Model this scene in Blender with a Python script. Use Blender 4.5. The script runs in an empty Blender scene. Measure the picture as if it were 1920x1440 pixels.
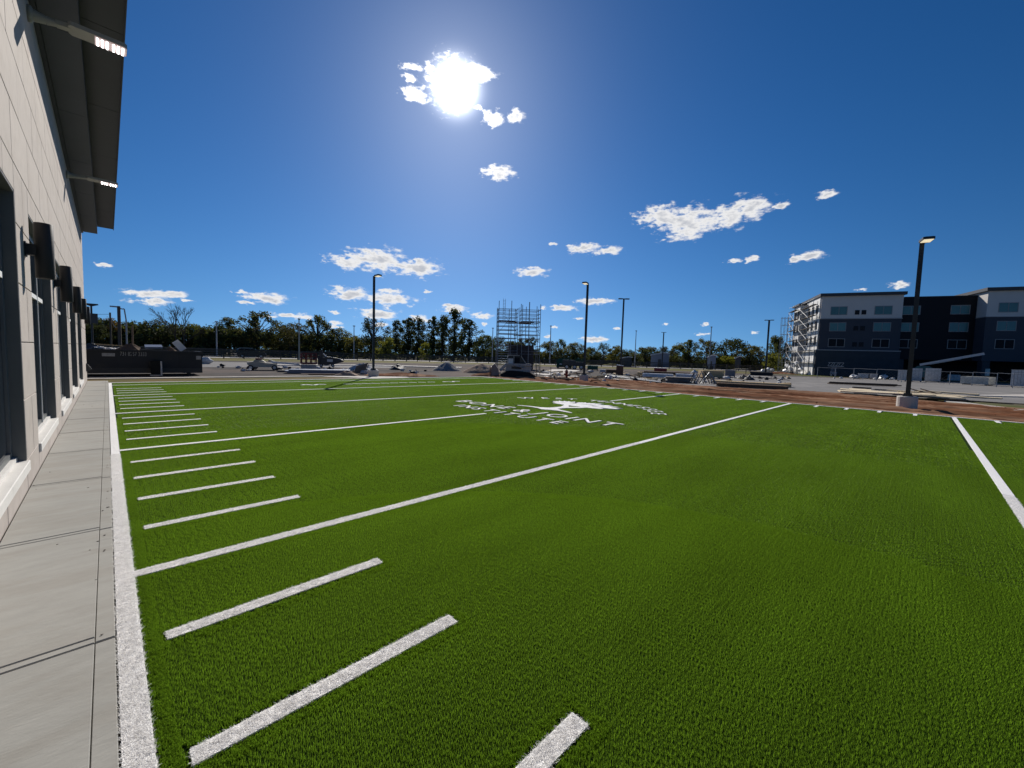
import bpy, math, random
import numpy as np
from mathutils import Vector, Matrix, noise as mnoise

random.seed(7)
rng = np.random.default_rng(11)
R = math.radians
scene = bpy.context.scene
COL = scene.collection

# ------------------------------------------------------------------ camera
F, YAW, PITCH, ROLL, EYE = 761.18, 0.78425, -0.06596, 0.03040, 1.56      # focal length in pixels of a 1920 px wide frame
fw = Vector((math.sin(YAW) * math.cos(PITCH), math.cos(YAW) * math.cos(PITCH), math.sin(PITCH)))
r0 = Vector((math.cos(YAW), -math.sin(YAW), 0.0))
u0 = r0.cross(fw)
rt = r0 * math.cos(ROLL) + u0 * math.sin(ROLL)
up = rt.cross(fw)
cam_d = bpy.data.cameras.new('camera')
cam = bpy.data.objects.new('camera', cam_d)
COL.objects.link(cam)
M = Matrix.Identity(4)
for i in range(3):
    M[i][0], M[i][1], M[i][2] = rt[i], up[i], -fw[i]
M[0][3], M[1][3], M[2][3] = 0.0, 0.0, EYE
cam.matrix_world = M
cam_d.sensor_fit = 'HORIZONTAL'
cam_d.sensor_width = 36.0
cam_d.lens = F / 1920.0 * 36.0
cam_d.clip_start = 0.05
cam_d.clip_end = 6000.0
scene.camera = cam


def ray(px, py):
    return rt * ((px - 960) / F) + up * (-(py - 720) / F) + fw


def G(px, py, z=0.0):
    """Point of the level z that stands at this place of the photograph."""
    d = ray(px, py)
    t = (z - EYE) / d.z
    return Vector((d.x * t, d.y * t, z))


def AT(px, dist, py=680):
    """Ground point along a bearing, dist metres from the eye."""
    d = ray(px, py)
    v = Vector((d.x, d.y, 0)).normalized() * dist
    return v


def proj(p):
    q = Vector(p) - Vector((0, 0, EYE))
    dz = q.dot(fw)
    return 960 + F * q.dot(rt) / dz, 720 - F * q.dot(up) / dz


def ZAT(x, y, py):
    lo, hi = -20.0, 80.0
    for _ in range(50):
        m = (lo + hi) / 2
        if proj((x, y, m))[1] > py:
            lo = m
        else:
            hi = m
    return lo


# ------------------------------------------------------------------ sky, sun, exposure
SUN_AZ, SUN_EL = R(36.2), R(31.9)
sun_dir = Vector((math.sin(SUN_AZ) * math.cos(SUN_EL), math.cos(SUN_AZ) * math.cos(SUN_EL), math.sin(SUN_EL)))
sd = bpy.data.lights.new('sun', 'SUN')
sd.energy = 5.0
sd.angle = R(0.53)
sd.color = (1.0, 0.94, 0.85)
so = bpy.data.objects.new('sun', sd)
COL.objects.link(so)
so.rotation_euler = sun_dir.to_track_quat('Z', 'Y').to_euler()

scene.view_settings.view_transform = 'Standard'
scene.view_settings.look = 'None'
scene.view_settings.exposure = 0.0
scene.view_settings.gamma = 1.0
scene.view_settings.use_curve_mapping = False
scene.render.engine = 'CYCLES'
scene.cycles.use_denoising = True
scene.cycles.denoiser = 'OPENIMAGEDENOISE'
scene.cycles.denoising_input_passes = 'RGB_ALBEDO_NORMAL'
scene.cycles.max_bounces = 6
scene.cycles.diffuse_bounces = 3
scene.cycles.glossy_bounces = 3
scene.cycles.transmission_bounces = 4
scene.cycles.transparent_max_bounces = 8
scene.cycles.sample_clamp_indirect = 6.0
scene.cycles.caustics_reflective = False
scene.cycles.caustics_refractive = False

world = bpy.data.worlds.new('World')
scene.world = world
world.use_nodes = True
world.cycles.sampling_method = 'MANUAL'
world.cycles.sample_map_resolution = 512
wt = world.node_tree
wt.nodes.clear()
SKY_STRENGTH = 0.05
SKY_GAMMA = 1.38


def wn(kind, **kw):
    n = wt.nodes.new(kind)
    for k, v in kw.items():
        setattr(n, k, v)
    return n


def wl(a, b):
    wt.links.new(a, b)


def wmath(op, a, b=None, c=None, clamp=False):
    n = wn('ShaderNodeMath', operation=op)
    n.use_clamp = clamp
    for i, v in enumerate((a, b, c)):
        if v is None:
            continue
        if isinstance(v, (int, float)):
            n.inputs[i].default_value = v
        else:
            wl(v, n.inputs[i])
    return n.outputs[0]


def wmix(fac, a, b, blend='MIX'):
    n = wn('ShaderNodeMix', data_type='RGBA', blend_type=blend)
    for s, v in ((0, fac), (6, a), (7, b)):
        if isinstance(v, (int, float)):
            n.inputs[s].default_value = v
        elif isinstance(v, tuple):
            n.inputs[s].default_value = v + (1.0,) if len(v) == 3 else v
        else:
            wl(v, n.inputs[s])
    return n.outputs[2]


sky = wn('ShaderNodeTexSky', sky_type='NISHITA')
sky.sun_disc = False
sky.sun_elevation = SUN_EL
sky.sun_rotation = SUN_AZ
sky.altitude = 120.0
sky.air_density = 1.0
sky.dust_density = 0.15
sky.ozone_density = 3.5
tc = wn('ShaderNodeTexCoord')
sep = wn('ShaderNodeSeparateXYZ')
wl(tc.outputs['Generated'], sep.inputs[0])
DEG = 180.0 / math.pi
# clear autumn air: the thick haze of the lowest few degrees is left out of the sky
lift = wn('ShaderNodeVectorMath', operation='MULTIPLY_ADD')
wl(tc.outputs['Generated'], lift.inputs[0])
lift.inputs[1].default_value = (1.0, 1.0, 0.80)
lift.inputs[2].default_value = (0.0, 0.0, 0.13)
nrm = wn('ShaderNodeVectorMath', operation='NORMALIZE')
wl(lift.outputs[0], nrm.inputs[0])
wl(nrm.outputs[0], sky.inputs['Vector'])
az = wmath('MULTIPLY', wmath('ARCTAN2', sep.outputs[0], sep.outputs[1]), DEG)
el = wmath('MULTIPLY', wmath('ARCSINE', sep.outputs[2]), DEG)
uv = wn('ShaderNodeCombineXYZ')
wl(az, uv.inputs[0])
wl(el, uv.inputs[1])


def wnoise(scale, detail, rough, off=(0, 0, 0)):
    mp = wn('ShaderNodeVectorMath', operation='ADD')
    wl(uv.outputs[0], mp.inputs[0])
    mp.inputs[1].default_value = off
    st = wn('ShaderNodeVectorMath', operation='MULTIPLY')
    wl(mp.outputs[0], st.inputs[0])
    st.inputs[1].default_value = (0.85, 1.7, 1.0)
    n = wn('ShaderNodeTexNoise', noise_dimensions='3D')
    n.inputs['Scale'].default_value = scale
    n.inputs['Detail'].default_value = detail
    n.inputs['Roughness'].default_value = rough
    wl(st.outputs[0], n.inputs['Vector'])
    return n


nz = wnoise(0.75, 6.0, 0.57)
nzb = wnoise(1.8, 3.5, 0.5, (31, 7, 3))
warp = wn('ShaderNodeVectorMath', operation='SUBTRACT')
wl(nzb.outputs['Color'], warp.inputs[0])
warp.inputs[1].default_value = (0.5, 0.5, 0.5)
warps = wn('ShaderNodeVectorMath', operation='MULTIPLY')
wl(warp.outputs[0], warps.inputs[0])
warps.inputs[1].default_value = (1.5, 0.6, 0.0)
uvw = wn('ShaderNodeVectorMath', operation='ADD')
wl(uv.outputs[0], uvw.inputs[0])
wl(warps.outputs[0], uvw.inputs[1])


def sky_angles(px, py):
    d = ray(px, py).normalized()
    return math.degrees(math.atan2(d.x, d.y)), math.degrees(math.asin(d.z))


# clouds seen in the photograph: left, right, top, bottom
CLOUDS = [
    (793, 896, 103, 212), (750, 800, 158, 192), (754, 796, 118, 136), (752, 780, 138, 156), (850, 932, 120, 156), (830, 886, 150, 205),
    (904, 950, 208, 240), (946, 986, 205, 232), (904, 968, 307, 339), (888, 902, 196, 206),
    (1190, 1290, 382, 428), (1230, 1350, 384, 450), (1240, 1330, 420, 450), (1330, 1400, 380, 432), (1360, 1450, 366, 414), (1446, 1482, 376, 392),
    (1532, 1578, 356, 372), (1484, 1552, 470, 491), (1476, 1500, 480, 494), (1358, 1392, 485, 494), (1396, 1428, 479, 493),
    (1063, 1130, 455, 476), (1110, 1168, 460, 480), (968, 1028, 499, 520), (1026, 1048, 453, 461),
    (610, 700, 478, 506), (650, 770, 463, 512), (730, 834, 484, 520), (770, 800, 482, 500),
    (612, 700, 538, 566), (670, 786, 548, 573), (706, 760, 540, 551), (664, 752, 576, 602), (794, 812, 544, 551),
    (764, 812, 590, 605), (828, 878, 571, 589), (826, 852, 568, 577), (884, 924, 586, 598), (900, 916, 604, 612),
    (218, 330, 541, 560), (290, 358, 545, 560), (246, 328, 558, 574), (438, 470, 542, 552), (452, 548, 548, 570), (176, 214, 493, 502),
    (516, 600, 587, 598), (612, 644, 582, 590), (614, 640, 600, 610), (615, 645, 610, 616), (440, 480, 563, 570), (335, 370, 560, 566),
    (1023, 1084, 570, 582), (1074, 1152, 558, 573), (1668, 1708, 526, 541), (1600, 1632, 539, 546), (1012, 1024, 573, 580),
    (1304, 1332, 622, 630), (1404, 1422, 620, 627), (1238, 1256, 605, 611), (1086, 1142, 630, 642), (1074, 1096, 594, 600), (1312, 1330, 604, 611),
    (1034, 1046, 611, 617), (1020, 1034, 628, 634), (1150, 1164, 613, 619), (480, 520, 590, 596), (388, 412, 617, 623), (690, 730, 604, 612),
]
dist = None
for (x0, x1, y0, y1) in CLOUDS:
    ya, xa = (y0 + y1) / 2, (x0 + x1) / 2
    a0, e0 = sky_angles(x0, ya)
    a1, e1 = sky_angles(x1, ya)
    at_, et_ = sky_angles(xa, y0)
    ab_, eb_ = sky_angles(xa, y1)
    ac, ec = sky_angles(xa, ya)
    ra, re_ = max(0.25, abs(a1 - a0) / 2), max(0.13, abs(et_ - eb_) / 2)
    d = wn('ShaderNodeVectorMath', operation='MULTIPLY_ADD')
    wl(uvw.outputs[0], d.inputs[0])
    d.inputs[1].default_value = (1 / ra, 1 / re_, 0)
    d.inputs[2].default_value = (-ac / ra, -ec / re_, 0)
    ln = wn('ShaderNodeVectorMath', operation='LENGTH')
    wl(d.outputs[0], ln.inputs[0])
    dist = ln.outputs['Value'] if dist is None else wmath('MINIMUM', dist, ln.outputs['Value'])
nadd = wmath('MULTIPLY', wmath('SUBTRACT', nz.outputs[0], 0.5), 2.3)
nadd2 = wmath('MULTIPLY', wmath('SUBTRACT', nzb.outputs[0], 0.5), 0.85)
body = wmath('ADD', wmath('SUBTRACT', 0.95, dist), wmath('ADD', nadd, nadd2))
cm = wn('ShaderNodeMapRange', interpolation_type='SMOOTHSTEP')
wl(body, cm.inputs[0])
cm.inputs[1].default_value = -0.16
cm.inputs[2].default_value = 0.55
cloud_mask = wmath('POWER', cm.outputs[0], 1.25)
thick = wn('ShaderNodeMapRange', interpolation_type='SMOOTHSTEP')
wl(body, thick.inputs[0])
thick.inputs[1].default_value = 0.25
thick.inputs[2].default_value = 1.05
# angle from the sun
dt = wn('ShaderNodeVectorMath', operation='DOT_PRODUCT')
wl(tc.outputs['Generated'], dt.inputs[0])
dt.inputs[1].default_value = sun_dir
ang = wmath('MULTIPLY', wmath('ARCCOSINE', wmath('MINIMUM', dt.outputs['Value'], 0.99999)), DEG)


def expo(a, s):
    return wmath('EXPONENT', wmath('MULTIPLY', a, -1.0 / s))


K = 1.0 / SKY_STRENGTH
lit = wmath('MULTIPLY_ADD', expo(ang, 4.0), 3.0 * K, 0.92 * K)
shade_t = wmath('MULTIPLY', thick.outputs[0], wmath('MULTIPLY_ADD', nz.outputs[0], 1.3, 0.05))
cl_col = wmix(shade_t, (1.0, 0.99, 0.98), (0.50, 0.53, 0.60))
clc = wn('ShaderNodeVectorMath', operation='SCALE')
wl(cl_col, clc.inputs[0])
wl(lit, clc.inputs['Scale'])
# aureole round the sun, with lens bloom painted into the sky colour
ang2 = wmath('MULTIPLY', ang, ang)
core = wmath('MULTIPLY', wmath('EXPONENT', wmath('MULTIPLY', ang2, -1 / 3.2)), 5.0 * K)
glow = wmath('MULTIPLY', expo(ang, 5.5), 0.24 * K)
aur = wmath('ADD', core, glow)
aurv = wn('ShaderNodeVectorMath', operation='SCALE')
aurv.inputs[0].default_value = (0.95, 0.97, 1.0)
wl(aur, aurv.inputs['Scale'])
hsv = wn('ShaderNodeHueSaturation')
hsv.inputs['Saturation'].default_value = 1.16
hsv.inputs['Value'].default_value = 0.73
gm = wn('ShaderNodeGamma')
gm.inputs['Gamma'].default_value = SKY_GAMMA
wl(sky.outputs[0], gm.inputs['Color'])
wl(gm.outputs[0], hsv.inputs['Color'])
skya = wn('ShaderNodeVectorMath', operation='ADD')
wl(hsv.outputs[0], skya.inputs[0])
wl(aurv.outputs[0], skya.inputs[1])
final = wmix(cloud_mask, skya.outputs[0], clc.outputs[0])
bg = wn('ShaderNodeBackground')
bg.inputs['Strength'].default_value = SKY_STRENGTH
wl(final, bg.inputs['Color'])
wo = wn('ShaderNodeOutputWorld')
wl(bg.outputs[0], wo.inputs['Surface'])
# ------------------------------------------------------------------ materials
MATS = {}


def mat(name, col, rough=0.8, vary=0.15, scale=4.0, metal=0.0, bump=0.0, bscale=None, spec=0.3, second=None, sfac=0.5, sscale=1.0, detail=5.0, emit=None, estr=0.0, per_object=0.0, stretch=None, coord='Object'):
    """Principled surface with procedural colour variation, optional second colour in patches and fine relief."""
    if name in MATS:
        return MATS[name]
    m = bpy.data.materials.new(name)
    m.use_nodes = True
    t = m.node_tree
    b = t.nodes['Principled BSDF']
    b.inputs['Roughness'].default_value = rough
    b.inputs['Metallic'].default_value = metal
    b.inputs['Specular IOR Level'].default_value = spec
    c = t.nodes.new('ShaderNodeTexCoord')
    vec = c.outputs[coord]
    if stretch:
        mp = t.nodes.new('ShaderNodeVectorMath')
        mp.operation = 'MULTIPLY'
        mp.inputs[1].default_value = stretch
        t.links.new(vec, mp.inputs[0])
        vec = mp.outputs[0]
    n = t.nodes.new('ShaderNodeTexNoise')
    n.inputs['Scale'].default_value = scale
    n.inputs['Detail'].default_value = detail
    n.inputs['Roughness'].default_value = 0.6
    t.links.new(vec, n.inputs['Vector'])
    base = None
    if second is not None:
        n2 = t.nodes.new('ShaderNodeTexNoise')
        n2.inputs['Scale'].default_value = sscale
        n2.inputs['Detail'].default_value = 6.0
        n2.inputs['Roughness'].default_value = 0.62
        t.links.new(vec, n2.inputs['Vector'])
        mr = t.nodes.new('ShaderNodeMapRange')
        mr.interpolation_type = 'SMOOTHSTEP'
        mr.inputs[1].default_value = sfac - 0.09
        mr.inputs[2].default_value = sfac + 0.09
        t.links.new(n2.outputs[0], mr.inputs[0])
        mx = t.nodes.new('ShaderNodeMix')
        mx.data_type = 'RGBA'
        mx.inputs[6].default_value = (*col, 1)
        mx.inputs[7].default_value = (*second, 1)
        t.links.new(mr.outputs[0], mx.inputs[0])
        base = mx.outputs[2]
    mul = t.nodes.new('ShaderNodeMath')
    mul.operation = 'MULTIPLY_ADD'
    mul.inputs[1].default_value = vary * 4
    mul.inputs[2].default_value = 1 - vary * 2
    t.links.new(n.outputs[0], mul.inputs[0])
    val = mul.outputs[0]
    if per_object:
        oi = t.nodes.new('ShaderNodeObjectInfo')
        ma = t.nodes.new('ShaderNodeMath')
        ma.operation = 'MULTIPLY_ADD'
        ma.inputs[1].default_value = per_object * 2
        ma.inputs[2].default_value = 1 - per_object
        t.links.new(oi.outputs['Random'], ma.inputs[0])
        mm = t.nodes.new('ShaderNodeMath')
        mm.operation = 'MULTIPLY'
        t.links.new(ma.outputs[0], mm.inputs[0])
        t.links.new(val, mm.inputs[1])
        val = mm.outputs[0]
    sc = t.nodes.new('ShaderNodeVectorMath')
    sc.operation = 'SCALE'
    if base is None:
        sc.inputs[0].default_value = col
    else:
        t.links.new(base, sc.inputs[0])
    t.links.new(val, sc.inputs['Scale'])
    t.links.new(sc.outputs[0], b.inputs['Base Color'])
    if bump:
        nb = t.nodes.new('ShaderNodeTexNoise')
        nb.inputs['Scale'].default_value = bscale or scale * 4
        nb.inputs['Detail'].default_value = 4.0
        t.links.new(vec, nb.inputs['Vector'])
        bp = t.nodes.new('ShaderNodeBump')
        bp.inputs['Strength'].default_value = 1.0
        bp.inputs['Distance'].default_value = bump
        t.links.new(nb.outputs[0], bp.inputs['Height'])
        t.links.new(bp.outputs[0], b.inputs['Normal'])
    if emit:
        b.inputs['Emission Color'].default_value = (*emit, 1)
        b.inputs['Emission Strength'].default_value = estr
    MATS[name] = m
    return m


def leafy(name, col, trans=0.35, vary=0.5, rough=0.55, spec=0.25, tint=(1.25, 1.2, 0.6), patches=0.0):
    """Thin leaf or blade: diffuse plus light shining through."""
    m = bpy.data.materials.new(name)
    m.use_nodes = True
    t = m.node_tree
    b = t.nodes['Principled BSDF']
    out = t.nodes['Material Output']
    b.inputs['Roughness'].default_value = rough
    b.inputs['Specular IOR Level'].default_value = spec
    g = t.nodes.new('ShaderNodeNewGeometry')
    oi = t.nodes.new('ShaderNodeObjectInfo')
    ad = t.nodes.new('ShaderNodeMath')
    ad.operation = 'ADD'
    t.links.new(g.outputs['Random Per Island'], ad.inputs[0])
    t.links.new(oi.outputs['Random'], ad.inputs[1])
    fr = t.nodes.new('ShaderNodeMath')
    fr.operation = 'FRACT'
    t.links.new(ad.outputs[0], fr.inputs[0])
    ma = t.nodes.new('ShaderNodeMath')
    ma.operation = 'MULTIPLY_ADD'
    ma.inputs[1].default_value = vary * 2
    ma.inputs[2].default_value = 1 - vary
    t.links.new(fr.outputs[0], ma.inputs[0])
    sc = t.nodes.new('ShaderNodeVectorMath')
    sc.operation = 'SCALE'
    sc.inputs[0].default_value = col
    val = ma.outputs[0]
    if patches:
        st = t.nodes.new('ShaderNodeVectorMath')
        st.operation = 'MULTIPLY'
        st.inputs[1].default_value = (0.35, 1.5, 1.0)
        t.links.new(oi.outputs['Location'], st.inputs[0])
        pn = t.nodes.new('ShaderNodeTexNoise')
        pn.inputs['Scale'].default_value = 1.1
        pn.inputs['Detail'].default_value = 4.0
        t.links.new(st.outputs[0], pn.inputs['Vector'])
        pm = t.nodes.new('ShaderNodeMath')
        pm.operation = 'MULTIPLY_ADD'
        pm.inputs[1].default_value = patches * 4
        pm.inputs[2].default_value = 1 - patches * 2
        t.links.new(pn.outputs[0], pm.inputs[0])
        pv = t.nodes.new('ShaderNodeMath')
        pv.operation = 'MULTIPLY'
        t.links.new(pm.outputs[0], pv.inputs[0])
        t.links.new(val, pv.inputs[1])
        val = pv.outputs[0]
    t.links.new(val, sc.inputs['Scale'])
    t.links.new(sc.outputs[0], b.inputs['Base Color'])
    tr = t.nodes.new('ShaderNodeBsdfTranslucent')
    sc2 = t.nodes.new('ShaderNodeVectorMath')
    sc2.operation = 'MULTIPLY'
    sc2.inputs[1].default_value = tint
    t.links.new(sc.outputs[0], sc2.inputs[0])
    t.links.new(sc2.outputs[0], tr.inputs['Color'])
    mx = t.nodes.new('ShaderNodeMixShader')
    mx.inputs[0].default_value = trans
    t.links.new(b.outputs[0], mx.inputs[1])
    t.links.new(tr.outputs[0], mx.inputs[2])
    t.links.new(mx.outputs[0], out.inputs['Surface'])
    MATS[name] = m
    return m


# ------------------------------------------------------------------ mesh helpers
class MB:
    def __init__(self):
        self.v, self.f = [], []

    def add(self, vs, fs):
        o = len(self.v)
        self.v += [tuple(p) for p in vs]
        self.f += [tuple(i + o for i in f) for f in fs]
        return self

    def box(self, c, s, rz=0.0, rx=0.0, ry=0.0):
        hx, hy, hz = s[0] / 2, s[1] / 2, s[2] / 2
        m = Matrix.Rotation(rz, 3, 'Z') @ Matrix.Rotation(ry, 3, 'Y') @ Matrix.Rotation(rx, 3, 'X')
        vs = []
        for z in (-hz, hz):
            for x, y in ((-hx, -hy), (hx, -hy), (hx, hy), (-hx, hy)):
                vs.append(m @ Vector((x, y, z)) + Vector(c))
        return self.add(vs, [(3, 2, 1, 0), (4, 5, 6, 7), (0, 1, 5, 4), (1, 2, 6, 5), (2, 3, 7, 6), (3, 0, 4, 7)])

    def span(self, x0, x1, y0, y1, z0, z1):
        return self.box(((x0 + x1) / 2, (y0 + y1) / 2, (z0 + z1) / 2), (x1 - x0, y1 - y0, z1 - z0))

    def bev(self, x0, x1, y0, y1, z0, z1, b=0.01):
        """Box with chamfered edges on the +X face and rim."""
        vs = []
        for (x, d) in ((x0, 0), (x1 - b, 0), (x1, b)):
            vs += [(x, y0 + d, z0 + d), (x, y1 - d, z0 + d), (x, y1 - d, z1 - d), (x, y0 + d, z1 - d)]
        fs = [(3, 2, 1, 0), (8, 9, 10, 11)]
        for k in (0, 4):
            for i in range(4):
                j = (i + 1) % 4
                fs.append((k + i, k + j, k + 4 + j, k + 4 + i))
        return self.add(vs, fs)

    def tube(self, p0, p1, r0, r1=None, n=8, cap=True):
        r1 = r0 if r1 is None else r1
        p0, p1 = Vector(p0), Vector(p1)
        d = (p1 - p0).normalized()
        a = d.orthogonal().normalized()
        b = d.cross(a)
        vs = []
        for p, r in ((p0, r0), (p1, r1)):
            for i in range(n):
                t = 2 * math.pi * i / n
                vs.append(p + (a * math.cos(t) + b * math.sin(t)) * r)
        fs = [(i, (i + 1) % n, n + (i + 1) % n, n + i) for i in range(n)]
        if cap:
            fs += [tuple(range(n - 1, -1, -1)), tuple(range(n, 2 * n))]
        return self.add(vs, fs)

    def path(self, pts, r, n=6):
        for a, b in zip(pts[:-1], pts[1:]):
            self.tube(a, b, r, r, n)
        return self

    def bar(self, p0, p1, w, h, up=(0, 0, 1)):
        p0, p1 = Vector(p0), Vector(p1)
        d = (p1 - p0).normalized()
        u = Vector(up)
        s = d.cross(u)
        if s.length < 1e-4:
            s = d.orthogonal()
        s.normalize()
        u = s.cross(d)
        vs = []
        for p in (p0, p1):
            for a, b in ((-1, -1), (1, -1), (1, 1), (-1, 1)):
                vs.append(p + s * a * w / 2 + u * b * h / 2)
        return self.add(vs, [(3, 2, 1, 0), (4, 5, 6, 7), (0, 1, 5, 4), (1, 2, 6, 5), (2, 3, 7, 6), (3, 0, 4, 7)])

    def lathe(self, prof, n=16, c=(0, 0, 0)):
        vs, fs = [], []
        for r, z in prof:
            for i in range(n):
                t = 2 * math.pi * i / n
                vs.append((c[0] + r * math.cos(t), c[1] + r * math.sin(t), c[2] + z))
        m = len(prof)
        for k in range(m - 1):
            for i in range(n):
                j = (i + 1) % n
                fs.append((k * n + i, k * n + j, (k + 1) * n + j, (k + 1) * n + i))
        fs += [tuple(range(n - 1, -1, -1)), tuple(range((m - 1) * n, m * n))]
        return self.add(vs, fs)

    def prism(self, pts, d0, d1, axis='y'):
        """Outline in the other two axes pushed from d0 to d1 along axis."""
        n = len(pts)
        vs = []
        for d in (d0, d1):
            for a, b in pts:
                vs.append({'y': (a, d, b), 'x': (d, a, b), 'z': (a, b, d)}[axis])
        fs = [(i, (i + 1) % n, n + (i + 1) % n, n + i) for i in range(n)]
        fs += [tuple(range(n - 1, -1, -1)), tuple(range(n, 2 * n))]
        return self.add(vs, fs)

    def mound(self, rx, ry, h, n=28, m=9, rough=0.12, seed=0, c=(0, 0, 0), flat=0.0, power=1.0, bell=False):
        vs = [(c[0], c[1], c[2] + h)]
        fs = []
        for k in range(1, m + 1):
            t = k / m
            for i in range(n):
                a = 2 * math.pi * i / n
                x, y = math.cos(a) * t, math.sin(a) * t
                q = mnoise.fractal(Vector((x * 2.3 + seed, y * 2.3, seed * 1.7)), 1.0, 2.0, 4)
                e = 1 + 0.14 * mnoise.noise(Vector((math.cos(a) * 1.5 + seed, math.sin(a) * 1.5, 3.1)))
                hz = max(0.0, 1 - max(0, t - flat) / (1 - flat)) ** power
                if bell:
                    hz = (1 - t ** 1.45) * (1 - 0.25 * t)
                z = h * hz + h * rough * q * (1 - t ** 3)
                vs.append((c[0] + x * rx * e, c[1] + y * ry * e, c[2] + (max(0.0, z) if k < m else -0.05)))
        for i in range(n):
            fs.append((0, 1 + i, 1 + (i + 1) % n))
        for k in range(m - 1):
            for i in range(n):
                j = (i + 1) % n
                fs.append((1 + k * n + i, 1 + (k + 1) * n + i, 1 + (k + 1) * n + j, 1 + k * n + j))
        return self.add(vs, fs)

    def blob(self, c, s, seed=0, amp=0.25, n=9, m=6, fq=1.6):
        vs, fs = [], []
        for k in range(m + 1):
            th = math.pi * k / m
            for i in range(n):
                a = 2 * math.pi * i / n
                d = Vector((math.sin(th) * math.cos(a), math.sin(th) * math.sin(a), math.cos(th)))
                q = 1 + amp * mnoise.noise(d * fq + Vector((seed, seed * 0.7, 0)))
                vs.append((c[0] + d.x * s[0] * q, c[1] + d.y * s[1] * q, c[2] + d.z * s[2] * q))
        for k in range(m):
            for i in range(n):
                j = (i + 1) % n
                fs.append((k * n + i, (k + 1) * n + i, (k + 1) * n + j, k * n + j))
        return self.add(vs, fs)

    def mesh(self, name, material, smooth=False):
        me = bpy.data.meshes.new(name)
        me.from_pydata(self.v, [], self.f)
        me.materials.append(material)
        if smooth:
            me.polygons.foreach_set('use_smooth', [True] * len(me.polygons))
        me.update()
        return me

    def build(self, name, material, parent=None, smooth=False, loc=None, rz=0.0):
        return link(name, self.mesh(name, material, smooth), parent, loc, rz)


def link(name, me, parent=None, loc=None, rz=0.0):
    o = bpy.data.objects.new(name, me)
    COL.objects.link(o)
    if parent is not None:
        o.parent = parent
    if loc is not None:
        o.location = loc
    if rz:
        o.rotation_euler[2] = rz
    return o


def tag(o, label=None, cat=None, group=None, kind=None):
    if label:
        o['label'] = label
    if cat:
        o['category'] = cat
    if group:
        o['group'] = group
    if kind:
        o['kind'] = kind
    return o


def thing(name, label, cat, loc=(0, 0, 0), rz=0.0, group=None):
    o = bpy.data.objects.new(name, None)
    COL.objects.link(o)
    o.location = loc
    o.rotation_euler = (0, 0, rz)
    o.empty_display_size = 0.3
    return tag(o, label, cat, group)


def dup(root, loc=None, rz=None, label=None, group=None, scale=None):
    r = root.copy()
    COL.objects.link(r)
    if loc is not None:
        r.location = loc
    if rz is not None:
        r.rotation_euler = (0, 0, rz)
    if scale is not None:
        r.scale = scale
    if label:
        r['label'] = label
    if group:
        r['group'] = group
    for ch in list(root.children):
        c = ch.copy()
        COL.objects.link(c)
        c.parent = r
        for gch in list(ch.children):
            e = gch.copy()
            COL.objects.link(e)
            e.parent = c
    return r


def sheet(name, poly, z, material, kind='structure', parent=None, thick=0.0):
    n = len(poly)
    if thick:
        mb = MB().prism([(p[0], p[1]) for p in poly], z - thick, z, 'z')
        o = mb.build(name, material, parent)
    else:
        me = bpy.data.meshes.new(name)
        me.from_pydata([(p[0], p[1], z) for p in poly], [], [tuple(range(n))])
        me.materials.append(material)
        o = link(name, me, parent)
    if parent is None:
        o['kind'] = kind
    return o


# ------------------------------------------------------------------ the colours of the place
m_ground = mat('soil', (0.17, 0.145, 0.115), 0.95, 0.2, 0.35, bump=0.03, bscale=3.0, second=(0.10, 0.115, 0.04), sfac=0.52, sscale=0.06, spec=0.02)
m_lot = mat('lot_paving', (0.105, 0.098, 0.093), 1.0, 0.26, 0.9, bump=0.012, bscale=22.0, second=(0.165, 0.138, 0.122), sfac=0.52, sscale=0.16, spec=0.03)
m_lotgrey = mat('lot_asphalt', (0.23, 0.222, 0.215), 0.88, 0.14, 1.2, bump=0.01, bscale=25.0, second=(0.30, 0.285, 0.27), sfac=0.6, sscale=0.22, spec=0.06)
m_clay = mat('red_clay', (0.165, 0.072, 0.038), 0.95, 0.34, 2.6, bump=0.035, bscale=7.0, second=(0.31, 0.185, 0.115), sfac=0.54, sscale=1.1, spec=0.02, stretch=(1.0, 0.12, 1.0))
m_dry = mat('dormant_grass', (0.15, 0.105, 0.035), 0.95, 0.25, 3.0, bump=0.03, bscale=18.0, second=(0.11, 0.10, 0.03), sfac=0.5, sscale=0.7, spec=0.1)
m_verge = mat('verge_grass', (0.115, 0.115, 0.032), 0.95, 0.22, 1.0, bump=0.04, bscale=8.0, second=(0.15, 0.125, 0.04), sfac=0.5, sscale=0.2, spec=0.1)
m_conc = mat('pale_concrete', (0.55, 0.515, 0.47), 0.88, 0.1, 2.5, bump=0.004, bscale=40.0, spec=0.25, second=(0.47, 0.43, 0.385), sfac=0.55, sscale=0.8)
m_road = mat('road', (0.42, 0.41, 0.40), 0.85, 0.08, 0.5, spec=0.2)
m_white = mat('white_paint', (0.78, 0.78, 0.77), 0.55, 0.04, 3.0)
m_black = mat('black_metal', (0.018, 0.019, 0.021), 0.45, 0.15, 6.0, metal=0.0, spec=0.5)
m_charcoal = mat('charcoal_metal', (0.045, 0.048, 0.05), 0.5, 0.08, 5.0, spec=0.45)
m_steel = mat('galvanised_steel', (0.30, 0.31, 0.32), 0.5, 0.15, 8.0, metal=0.3, spec=0.5)
m_glass = mat('dark_glass', (0.012, 0.018, 0.026), 0.04, 0.05, 1.0, spec=0.8)
m_rubber = mat('tyre_rubber', (0.022, 0.022, 0.022), 0.85, 0.15, 8.0)
m_wood = mat('sawn_timber', (0.50, 0.37, 0.21), 0.8, 0.2, 3.0, stretch=(0.4, 6, 6), spec=0.2, per_object=0.18)
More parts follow.
